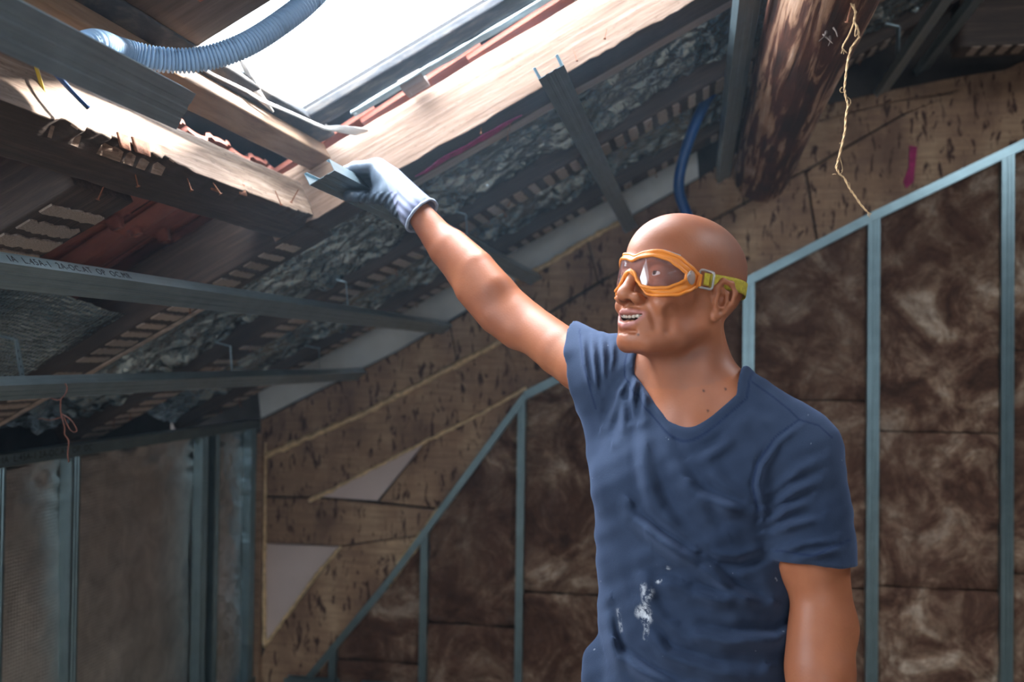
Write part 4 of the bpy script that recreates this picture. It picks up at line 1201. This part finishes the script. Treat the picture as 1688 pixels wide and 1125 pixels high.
gaze = (H(-1.0, 12, 1.2) - H(0, 0, 0)); gaze /= np.linalg.norm(gaze)
for e in EYES:
    eb = ball('eyeball', e, 1.36 * HS, M['eye'], man)
    q = Vector(gaze).to_track_quat('Z', 'Y').to_matrix()
    ball('iris', e + gaze * 1.02 * HS, .62 * HS, M['iris'], eb, 16, (1, 1, .62), q)
for row, (z0, hh, w0) in enumerate(((-6.72, .42, .78), (-7.75, .34, .58))):
    for i in range(-3, 4):
        x = i * w0 * .96 + (.0 if row else 0); y = 8.95 - .105 * x * x - (.18 if row else 0)
        z = z0 + .04 * x * x + random.uniform(-.04, .04)
        b = bmesh.new(); bmesh.ops.create_cube(b, size=1); bmesh.ops.scale(b, verts=b.verts, vec=(w0 * .93 * HS, .45 * HS, hh * 1.5 * HS)); bmesh.ops.bevel(b, geom=b.edges[:], offset=.0012, segments=2, affect='EDGES')
        me = bpy.data.meshes.new('tooth'); b.to_mesh(me); b.free(); me.polygons.foreach_set('use_smooth', [True] * len(me.polygons))
        o = link('tooth', me, M['teeth'], man); o.matrix_basis = Matrix.Translation(Vector(H(x, y, z))) @ Matrix([list(r_) for r_ in HR]).to_4x4() @ Matrix.Rotation(-.21 * x, 4, 'Z')

# ---------------------------------------------------------------- t-shirt
def unit(v): v = np.asarray(v, float); return v / np.linalg.norm(v)


def loc(p): q = p - NB; return q @ TL, q @ TF, q @ TU


def hole_d(p):
    l, f, u = loc(p); s = np.clip((.03 - f) / .08, 0, 1); s = s * s * (3 - 2 * s)
    um = (1 - s) * (-.043 + 1.12 * (np.sqrt((l - .012) ** 2 + .036 ** 2) - .036)) + s * .052
    return np.maximum((um - u) / 1.35, np.abs(l + .002) - .088)


SHEM, SHN = P(957, 612, 1.775), unit(-RT * .97 - UP * .235 + FWD * .45)
LHEM, LHN = P(1338, 925, 1.515), unit(-UP * .985 - RT * .10 - FWD * .08)
def sleeve(S, hem, n, r0, r1, d):
    s = Sdf(); e = hem + d * .06
    s.cone(S, e, r0, r1, k=.01); s.half(hem, n, .002)
    s.cone(hem - d * .035, hem + d * .08, r1 - .006, r1 - .003, .003, '-')
    return s
rdir, ldir = unit(ARM[2] - RS), unit(LE - LS)
slR = sleeve(RS + UP * .002, SHEM, SHN, .066, .067, rdir); slL = sleeve(LS, LHEM, LHN, .070, .0645, ldir)
FOLDS = [  # polyline in the view of the photograph, depth (m), width (px)
    ([(1052, 838), (1085, 868), (1130, 900), (1168, 920)], .010, 9), ([(1165, 912), (1215, 918), (1262, 903)], -.006, 8),
    ([(1144, 962), (1180, 972), (1216, 980)], .007, 9), ([(1128, 1026), (1207, 1040), (1275, 1036), (1312, 1008)], .007, 10),
    ([(1162, 914), (1215, 962), (1262, 984)], .008, 9), ([(1151, 797), (1197, 818), (1233, 830)], .007, 9), ([(1148, 748), (1176, 730), (1199, 709)], .003, 8),
    ([(1178, 760), (1215, 800), (1235, 812)], .0025, 9), ([(1120, 740), (1160, 800), (1190, 860)], .004, 12), ([(1078, 760), (1105, 830), (1150, 880)], .004, 12),
    ([(1052, 690), (1051, 643), (1066, 604)], .005, 6), ([(1036, 690), (1034, 640), (1050, 602)], .004, 6), ([(994, 694), (1012, 640), (1036, 610)], .006, 7), ([(1010, 720), (1020, 660), (1045, 620)], .004, 7),
    ([(1060, 860), (1045, 770), (1044, 700)], .003, 9),
    ([(968, 548), (972, 600), (980, 640)], .0035, 4), ([(984, 549), (988, 600), (992, 650)], .004, 4), ([(1000, 552), (1003, 590), (1003, 630)], .004, 4), ([(1018, 560), (1018, 590), (1012, 620)], .003, 4),
    ([(1263, 852), (1290, 832), (1330, 818)], .0055, 6), ([(1268, 872), (1300, 856), (1350, 846)], .0045, 6), ([(1278, 902), (1320, 886), (1372, 880)], .004, 6), ([(1266, 830), (1300, 800), (1345, 780)], .0045, 7), ([(1272, 800), (1310, 760), (1350, 745)], .003, 8), ([(1300, 915), (1350, 905), (1392, 896)], .003, 5),
    ([(1252, 845), (1240, 800), (1248, 765), (1278, 722), (1316, 693)], .0045, 5),
    ([(1026, 1062), (1070, 1096), (1125, 1124)], .008, 9), ([(1070, 1010), (1110, 1066), (1190, 1092), (1250, 1094)], .006, 10), ([(1012, 1000), (1025, 1060), (1040, 1120)], .005, 8), ([(1080, 930), (1090, 985), (1130, 1040)], .004, 12),
    ([(1072, 945), (1110, 945), (1140, 965)], .003, 10), ([(1190, 700), (1235, 668), (1290, 690)], .002, 10)]
SEAMS = [[(1240, 630), (1275, 655), (1300, 675), (1317, 692)], [(1317, 692), (1278, 721), (1248, 765), (1240, 800), (1250, 845)], [(1317, 692), (1350, 702), (1372, 722)],
         [(955, 542), (961, 600), (982, 674)], [(1280, 908), (1340, 917), (1402, 890)]]


def wrinkles(p):
    x, y, c = projv(p.astype(float)); out = np.zeros(len(p))
    fr_ = np.clip((1.72 - c) / .05, 0, 1) + ((x < 1030) & (y < 700)) * 1.0; fr_ = np.clip(fr_, 0, 1)
    lo = (x.min() - 60, y.min() - 60, x.max() + 60, y.max() + 60)
    for pl, a, w_ in FOLDS:
        xs_, ys_ = [q[0] for q in pl], [q[1] for q in pl]
        if max(xs_) < lo[0] or min(xs_) > lo[2] or max(ys_) < lo[1] or min(ys_) > lo[3]: continue
        best = np.full(len(p), 1e9); sd = np.zeros(len(p)); tt = np.zeros(len(p)); n = len(pl) - 1
        for i, ((x0, y0), (x1, y1)) in enumerate(zip(pl, pl[1:])):
            ex, ey = x1 - x0, y1 - y0; L = sqrt(ex * ex + ey * ey); h = np.clip(((x - x0) * ex + (y - y0) * ey) / (L * L), 0, 1)
            dx, dy = x - x0 - h * ex, y - y0 - h * ey; q = np.hypot(dx, dy); m = q < best
            best[m] = q[m]; sd[m] = (np.sign(dx * -ey + dy * ex) * q)[m]; tt[m] = (i + h[m]) / n
        tp = np.clip(np.sin(np.clip(tt, .04, .96) * pi), 0, 1) ** .7
        out += 2.0 * a * (.8 * np.exp(-(sd / w_) ** 2) - 1.25 * np.exp(-((sd - 1.9 * w_) / (1.25 * w_)) ** 2)) * tp * (best < 4 * w_)
    soft = .0022 * np.sin(x * .045 + y * .03 + 2 * np.sin(y * .021)) * np.sin(y * .05 - x * .02) + .0010 * np.sin(x * .14 + y * .06) * np.sin(y * .11 - .05 * x)
    return ((out + soft) * fr_).astype(f32)


shirt = Sdf()
shirt.ell(CH + TF * .004, (.174, .122, .205), TROT, .05)
shirt.ell(CH - TU * .20 + TF * .006, (.163, .126, .26), TROT, .06)
shirt.ell(CH - TU * .43 + TF * .004, (.176, .134, .22), TROT, .06)
for s in (1, -1): shirt.ell(CH + TF * .060 + TL * .075 * s + TU * .03, (.080, .055, .070), TROT, .04)
shirt.cone(RS - (RS - LS) * .1, LS + (RS - LS) * .1, .068, .068, k=.05)
for s, S in ((1, LS), (-1, RS)): shirt.cone(H(2.0 * s, -4.0, -10.5), S + np.array([0, 0, -.004]), .044, .054, k=.035)
shirt.cone(P(1000, 740, 1.70), P(985, 665, 1.755), .030, .030, k=.05)
shirt.ell(P(992, 1110, 1.66), (.036, .036, .055), None, .02)
shirt.func(slR, (RS + SHEM) / 2, .16, .030, '+'); shirt.func(slL, (LS + LHEM) / 2, .20, .014, '+')
shirt.func(wrinkles, CH, 99, .01, 'd')
under = Sdf()                                                           # never let a fold dip below the body
under.ell(CH, (.165, .113, .19), TROT, .05); under.ell(CH - TU * .20, (.155, .117, .235), TROT, .06); under.ell(CH - TU * .40, (.166, .121, .146), TROT, .06)
for s in (1, -1): under.ell(CH + TF * .055 + TL * .075 * s + TU * .03, (.08, .055, .07), TROT, .04)
under.cone(RS - (RS - LS) * .1, LS + (RS - LS) * .1, .066, .063, k=.05)
for s, S in ((1, LS), (-1, RS)): under.cone(H(2.0 * s, -4.0, -10.5), S + np.array([0, 0, -.004]), .039, .052, k=.04); under.cone(NB + TF * .078 + TL * .022 * s + TU * -.050, S + TU * .012 + TF * .02, .0165, .018, k=.02)
for S, B, r0, r1, hem, nn in ((LS, LE, .0605, .0475, LHEM, LHN), (RS, ARM[3], .0605, .049, SHEM, SHN)):
    a_ = Sdf(); a_.cone(S, B, r0 + .002, r1, k=.01); S is LS and a_.ell(lerp(S, B, .5) + TF * .010, (.054, .056, .075), TROT, .03); a_.half(hem, nn, .002)
    under.func(a_, (S + B) / 2, .25, .034, '+')
shirt.func(under, CH, 99, .006, '+')
shirt.half(P(1150, 1215, 1.66), unit(-UP + RT * .05), .004)
shirt.func(lambda p: (-.0022 * np.clip(1 - np.abs(hole_d(p) - .006) / .009, 0, 1)).astype(f32), NB, 99, .01, 'd')
shirt.func(lambda p: hole_d(p).astype(f32), NB, 99., .003, '-')
sx = axis_grid(min(SHEM[0], RS[0]) - .13, LS[0] + .13, .0030); sy = axis_grid(LS[1] - .19, max(RS[1], SHEM[1]) + .12, .0030)
sz = axis_grid(P(1150, 1215, 1.66)[2] - .03, RS[2] + .13, .0030)
V, Fq = polygonise(shirt, sx, sy, sz); V = smooth_verts(V, Fq, 1)
x_, y_, c_ = projv(V); hd_ = hole_d(V)
seam = np.zeros(len(V))
for pl in SEAMS:
    d_, _ = seg_dist(x_, y_, pl); seam = np.maximum(seam, np.clip(1.5 - d_ / 1.4, 0, 1) * (c_ < 1.80))
seam = np.maximum(seam, np.clip(1.4 - np.abs(hd_ - .0155) / .0016, 0, 1)) * .85
spl = np.zeros(len(V))
for pl, r_, a in (([(1060, 966), (1063, 990), (1060, 1006)], 5, .6), ([(1056, 1010), (1062, 1004), (1066, 1020)], 9, 1.0), ([(1064, 1016), (1066, 1038), (1064, 1052)], 4, .6), ([(1070, 985), (1074, 976)], 5, .6), ([(1084, 960), (1088, 957)], 3, .9), ([(1019, 1006), (1024, 1040)], 3, .55), ([(1100, 938), (1102, 938)], 2.5, 1.)):
    d_, _ = seg_dist(x_, y_, pl); spl = np.maximum(spl, np.clip(1.3 - d_ / r_, 0, 1) * a)
spl *= (c_ < 1.66)
colf = (hd_[Fq].mean(1) < .0150) & (hd_[Fq].mean(1) > -.01)
np_mesh('t_shirt', V, Fq[~colf], M['shirt'], man, {'seam': seam, 'splash': spl})
np_mesh('neckband', V, Fq[colf], M['shirt'], man, {'seam': seam, 'splash': spl})

# ---------------------------------------------------------------- trousers and boots (mostly below the frame)
tz = P(1150, 1205, 1.66)[2]; HIP = np.array([CH[0], CH[1], tz - .06])
trs = Sdf(); trs.ell(HIP, (.168, .128, .16), TROT, .03)
feet = []
for s in (1, -1):
    hp = HIP + TL * .088 * s - TU * .06; kn = np.array([*(hp + TL * .02 * s + TF * .03)[:2], .53]); an = np.array([*(hp + TL * .035 * s - TF * .01)[:2], .10])
    trs.cone(hp, kn, .098, .072, k=.03); trs.cone(kn, an, .070, .062, k=.02); feet.append(an)
trs.half((0, 0, .07), (0, 0, -1)); trs.half((0, 0, tz + .02), (0, 0, 1))
V, Fq = polygonise(trs, axis_grid(HIP[0] - .30, HIP[0] + .30, .007), axis_grid(HIP[1] - .30, HIP[1] + .30, .007), axis_grid(.04, tz + .06, .007))
np_mesh('trousers', V, Fq, M['trousers'], man)
for an in feet:
    bt = Sdf(); a0 = np.array([an[0], an[1], .0])
    bt.cone(a0 + TU * .16, a0 + TU * .06 - TF * .02, .050, .050, k=.02); bt.cone(a0 + TU * .05 - TF * .045, a0 + TF * .17 + TU * .035, .046, .042, k=.03)
    bt.half((0, 0, .022), (0, 0, -1)); bt.half((0, 0, .15), (0, 0, 1))
    V, Fq = polygonise(bt, axis_grid(an[0] - .25, an[0] + .25, .006), axis_grid(an[1] - .25, an[1] + .25, .006), axis_grid(0, .18, .006))
    b_ = np_mesh('boot', V, Fq, M['boots'], man)
    so_ = Sdf(); so_.cone(a0 + TU * .012 - TF * .045, a0 + TF * .17 + TU * .012, .050, .047, k=.03); so_.half((0, 0, .0005), (0, 0, -1)); so_.half((0, 0, .024), (0, 0, 1))
    V, Fq = polygonise(so_, axis_grid(an[0] - .25, an[0] + .25, .006), axis_grid(an[1] - .25, an[1] + .25, .006), axis_grid(-.02, .05, .005))
    np_mesh('sole', V, Fq, M['ink'], b_)

# ---------------------------------------------------------------- work glove closed on the profile
gl = Sdf(); DY = np.array([0, 1.0, 0])
def RQ(px, py, lift): return roof(px, py, -.135) + NRM * lift
cf = projv(np.array([roof(578, 287, -.110)]))[2][0]
GW = RW
gl.cone(P(640, 300, cf + .05), GW, .034, .0315, k=.02)
imcp = P(621, 274, cf + .035)
for i in range(4):
    o_ = DY * .0205 * i + UP * (-.004 * i * i * .5)
    mc = imcp + o_; pip = P(586, 277, cf + .03) + o_; dip = P(561, 287, cf + .035) + o_; tip = P(560, 300, cf + .045) + o_
    gl.cone(GW + DY * .008 * i, mc, .026, .0155, k=.02)
    gl.chain([mc, pip, dip, tip], [.0160, .0140, .0125, .0110], .010, .004)
th = [P(664, 336, cf + .0), P(640, 322, cf - .02), RQ(606, 315, -.0155), RQ(571, 314, -.0150)]
gl.cone(GW, th[0], .030, .026, k=.02); gl.cone(th[0], P(632, 296, cf + .03), .026, .020, k=.02)
gl.chain(th, [.0255, .0205, .0150, .0135], .014, .006)
gl.func(lambda p: (lambda x, y: .0011 * np.sin(x * .55 + y * .35) * ((x > 590) & (x < 655) & (y > 318)) + .0010 * np.sin((x - y) * .38) * ((x > 655)))(*projv(p.astype(float))[:2]).astype(f32), GW, 99, .01, 'd')
CN = unit(RT * .72 - UP * .66 - FWD * .22); CC = P(690, 353, 2.0)
gl.half(CC, CN, .002)
lo = np.minimum(GW, P(545, 300, cf)) - .07; hi = np.maximum(GW, P(560, 260, cf + .12)) + .07
V, Fq = polygonise(gl, axis_grid(lo[0], hi[0], .0017), axis_grid(lo[1], hi[1], .0017), axis_grid(lo[2], hi[2], .0017)); V = smooth_verts(V, Fq, 1)
x_, y_, c_ = projv(V); side = (x_ - 620) * .934 - (y_ - 258) * .357
fm = side[Fq].mean(1) > 0; tipm = (np.hypot(x_ - 561, (y_ - 316) * .7) < 5.5) & (c_ < cf)
glove = np_mesh('work_glove', V, Fq, [M['glove_coat'], M['knit'], M['worn_tip']], man, {'knit': V @ unit(RW - P(622, 290, cf + .03)) * 1.0}, np.where(fm, 1, np.where(tipm[Fq].mean(1) > .4, 2, 0)))
u1 = unit(np.cross(CN, UP)); u2 = np.cross(CN, u1)
ring = []
for k in range(24):
    a = 2 * pi * k / 24; d_ = u1 * cos(a) + u2 * sin(a); lo_, hi_ = .012, .06
    for _ in range(14):
        m_ = (lo_ + hi_) / 2
        if gl((CC - CN * .004 + d_ * m_)[None].astype(f32))[0] < 0: lo_ = m_
        else: hi_ = m_
    ring.append(CC + CN * .0015 + d_ * lo_)
tube('cuff', ring, .0032, M['cuff'], glove, 8, closed=True, step=.004)

for r_ in range(2):                                                     # small white print on the back of the glove
    for k in range(4):
        q_ = []
        for dx, dy in ((0, 0), (2.2, -.6), (3.6, 4.2), (1.4, 4.8)):
            px0, py0 = 663 + k * 3.1 + r_ * 4.2 + dx, 300 + k * 1.0 + r_ * 7.0 + dy
            cs = np.linspace(1.85, 2.1, 260); v_ = gl(np.array([P(px0, py0, c0) for c0 in cs], f32)); i_ = np.nonzero(v_ < 0)[0]
            q_.append(P(px0, py0, float(cs[i_[0]]) - .0022) if len(i_) else None)
        if all(p is not None for p in q_): mesh('printed_mark', q_ + [p + FWD * .0015 for p in q_], [(0, 1, 2, 3), (7, 6, 5, 4), (0, 4, 5, 1), (1, 5, 6, 2), (2, 6, 7, 3), (3, 7, 4, 0)], M['mark'], glove)

# ---------------------------------------------------------------- safety goggles
gg = thing('safety_goggles', 'orange safety goggles with clear lens and olive strap round the bald man\'s head', 'goggles', HO)
TOP = [(0, 1.35), (12, 1.85), (30, 2.2), (48, 1.85), (62, 1.1), (74, .38)]
BOT = [(0, .05), (8, -.35), (14, -1.6), (21, -2.4), (34, -2.6), (52, -2.25), (65, -1.35), (74, -.45)]


def interp(tab, a):
    a = abs(a)
    for (a0, z0), (a1, z1) in zip(tab, tab[1:]):
        if a0 <= a <= a1: t = (a - a0) / (a1 - a0); t = t * t * (3 - 2 * t) * .5 + t * .5; return z0 + (z1 - z0) * t
    return tab[-1][1]


def wrap(a, z, out=0.0, back=0.0):
    r = radians(a); return H((6.9 + out) * sin(r), 3.5 + (7.0 + out) * cos(r) - back - .012 * z * z, z)


AA = np.linspace(-74, 74, 45)
outl = [(a, interp(TOP, a), 1) for a in AA] + [(a, interp(BOT, a), -1) for a in AA[::-1]]
lens_v = [wrap(a, interp(BOT, a) + (interp(TOP, a) - interp(BOT, a)) * j / 8) for j in range(9) for a in AA]
mesh('lens', lens_v, [(j * 45 + i, j * 45 + i + 1, (j + 1) * 45 + i + 1, (j + 1) * 45 + i) for j in range(8) for i in range(44)], M['lens'], gg, True)
frame_ = tube('frame', [wrap(a, z + .10 * t) for a, z, t in outl], .26 * HS, M['orange'], gg, 10, closed=True, step=.003)
inner_ = []
for a, z, t in outl:
    notch = max(0, 1 - abs(a) / 16) if t < 0 else 0
    inner_.append(wrap(a * 1.03, z * 1.06 + t * (.85 - .55 * notch) * (1 - .55 * (abs(a) / 74) ** 3), .22, 1.15 + .9 * abs(a) / 74 - .55 * notch))
def onface(p, gap=.0022):
    for _ in range(6):
        d_ = float(skull(np.array(p, f32)[None])[0])
        if d_ < gap: q_ = HR.T @ (p - HO) / HS; p = p + unit(p - H(0, .3 * q_[1], q_[2])) * (gap - d_)
    return p


inner_ = [onface(p) for p in inner_]
n = len(outl); sv = [wrap(a, z + .12 * t) for a, z, t in outl] + [onface((wrap(a, z + .12 * t) + p) / 2 + unit(p - H(0, 5, 0)) * .0015) for (a, z, t), p in zip(outl, inner_)] + inner_
sk = mesh('face_skirt', sv, [(k * n + i, k * n + (i + 1) % n, (k + 1) * n + (i + 1) % n, (k + 1) * n + i) for k in range(2) for i in range(n)], M['orange'], gg, True)
md = sk.modifiers.new('thickness', 'SOLIDIFY'); md.thickness = .0022
tube('skirt_edge', inner_, .24 * HS, M['orange'], sk, 10, closed=True, step=.003)
M['foam_seal'] = plain('pale_blue_foam_seal', (.42, .52, .60), .9)
tube('foam_seal', [p + HR @ np.array((0, -.45, .12)) * HS for p in inner_[8:37]], .22 * HS, M['foam_seal'], gg, 8, step=.004)


def head_radius(th, z):
    c = H(0, -1.6, z); d = unit(HR @ np.array((cos(th), sin(th), 0.0))); ts = np.linspace(.04, .14, 200, dtype=f32)
    v = skull((c + np.outer(ts, d)).astype(f32)); i = np.nonzero(v > .0012)[0]
    return c + d * float(ts[i[0]] if len(i) else .1), d


def strap(name, t0, t1, n, parent, hgt=1.02, off=.0012, zf=None):
    ov, iv = [], []; fs = []
    for i in range(n + 1):
        th = radians(t0 + (t1 - t0) * i / n); k = abs(sin((th - pi / 2) / 2)); z = zf(k)
        p, d = head_radius(th, z)
        for q in (-1, -.5, 0, .5, 1): ov.append(p + d * off + HR[:, 2] * q * hgt * HS)
    o = mesh(name, ov, [(i * 5 + j, i * 5 + j + 1, (i + 1) * 5 + j + 1, (i + 1) * 5 + j) for i in range(n) for j in range(4)], M['strap'], parent, True)
    md = o.modifiers.new('thickness', 'SOLIDIFY'); md.thickness = .0018; md.offset = 0
    return o


ZF = lambda k: -.15 + 2.3 * k * k
strap('strap', 20, 160 - 360, 70, gg, zf=ZF)
for s in (1, -1):
    tb = ball('temple_tab', H(6.95 * s, 4.5, .05), HS, M['clear'], gg, 20, (.28, 1.45, 1.05), HR @ np.array(rzm(-18 * s)))
    cl = box('strap_clip', (-.14 * HS, -.28 * HS, -.95 * HS), (.14 * HS, .28 * HS, .95 * HS), M['orange'], gg, .001)
    cl.matrix_basis = Matrix.Translation(Vector(H(7.35 * s, 3.1, 0))) @ Matrix([list(r_) for r_ in HR @ np.array(rzm(-12 * s))]).to_4x4()
    ball('rivet', H(7.28 * s, 5.4, .25), .0032, M['clear'], tb, 12)
p_, d_ = head_radius(radians(26), ZF(.5)); p_ = p_ + d_ * .004; tz_ = HR[:, 2]; ty_ = np.cross(tz_, d_)
pts = []
for (cy, cz, a0) in ((.75, .95, 0), (-.75, .95, 90), (-.75, -.95, 180), (.75, -.95, 270)):
    for i in range(4): a = radians(a0 + 30 * i); pts.append(p_ + ty_ * (cy + .38 * cos(a)) * HS + tz_ * (cz + .38 * sin(a)) * HS)
bk = tube('buckle', pts, .20 * HS, M['clear'], gg, 10, closed=True, spline=False)
mesh('strap_fold', [p_ + d_ * .0015 + ty_ * y * HS + tz_ * z * HS for y, z in ((-.42, -.95), (.42, -.95), (.42, .95), (-.42, .95))] + [p_ + d_ * .004 + ty_ * y * HS + tz_ * z * HS for y, z in ((-.38, -.85), (.38, -.85), (.38, .85), (-.38, .85))],
     [(4, 5, 6, 7), (0, 1, 5, 4), (1, 2, 6, 5), (2, 3, 7, 6), (3, 0, 4, 7)], M['strap'], bk)

# ---------------------------------------------------------------- blue haze volume added for the glare under the roof
vm = bpy.data.materials.new('glare_volume'); vm.use_nodes = True; vt = vm.node_tree; vt.nodes.clear()
vo = vt.nodes.new('ShaderNodeOutputMaterial'); vs_ = vt.nodes.new('ShaderNodeVolumeScatter'); vs_.inputs['Density'].default_value = 0.011; vs_.inputs['Color'].default_value = (.52, .76, 1, 1); vs_.inputs['Anisotropy'].default_value = 0.3
tc = vt.nodes.new('ShaderNodeTexCoord'); sb = vt.nodes.new('ShaderNodeVectorMath'); sb.operation = 'SUBTRACT'; sb.inputs[1].default_value = (-.75, 2.0, 2.15)
ln_ = vt.nodes.new('ShaderNodeVectorMath'); ln_.operation = 'LENGTH'; mr = vt.nodes.new('ShaderNodeMapRange'); mr.interpolation_type = 'SMOOTHSTEP'
mr.inputs['From Min'].default_value = 1.75; mr.inputs['From Max'].default_value = 0.1; mr.inputs['To Min'].default_value = 0.0; mr.inputs['To Max'].default_value = 0.017   # the added haze is densest under the opening
vt.links.new(tc.outputs['Object'], sb.inputs[0]); vt.links.new(sb.outputs[0], ln_.inputs[0]); vt.links.new(ln_.outputs['Value'], mr.inputs['Value']); vt.links.new(mr.outputs[0], vs_.inputs['Density'])
vt.links.new(vs_.outputs[0], vo.inputs['Volume'])
hz = box('glare_haze', (-2.95, -2.8, -.25), (3.2, 4.98, 3.4), vm); tag(hz, 'faint blue haze added for the glare around the roof opening', None, None, 'stuff')
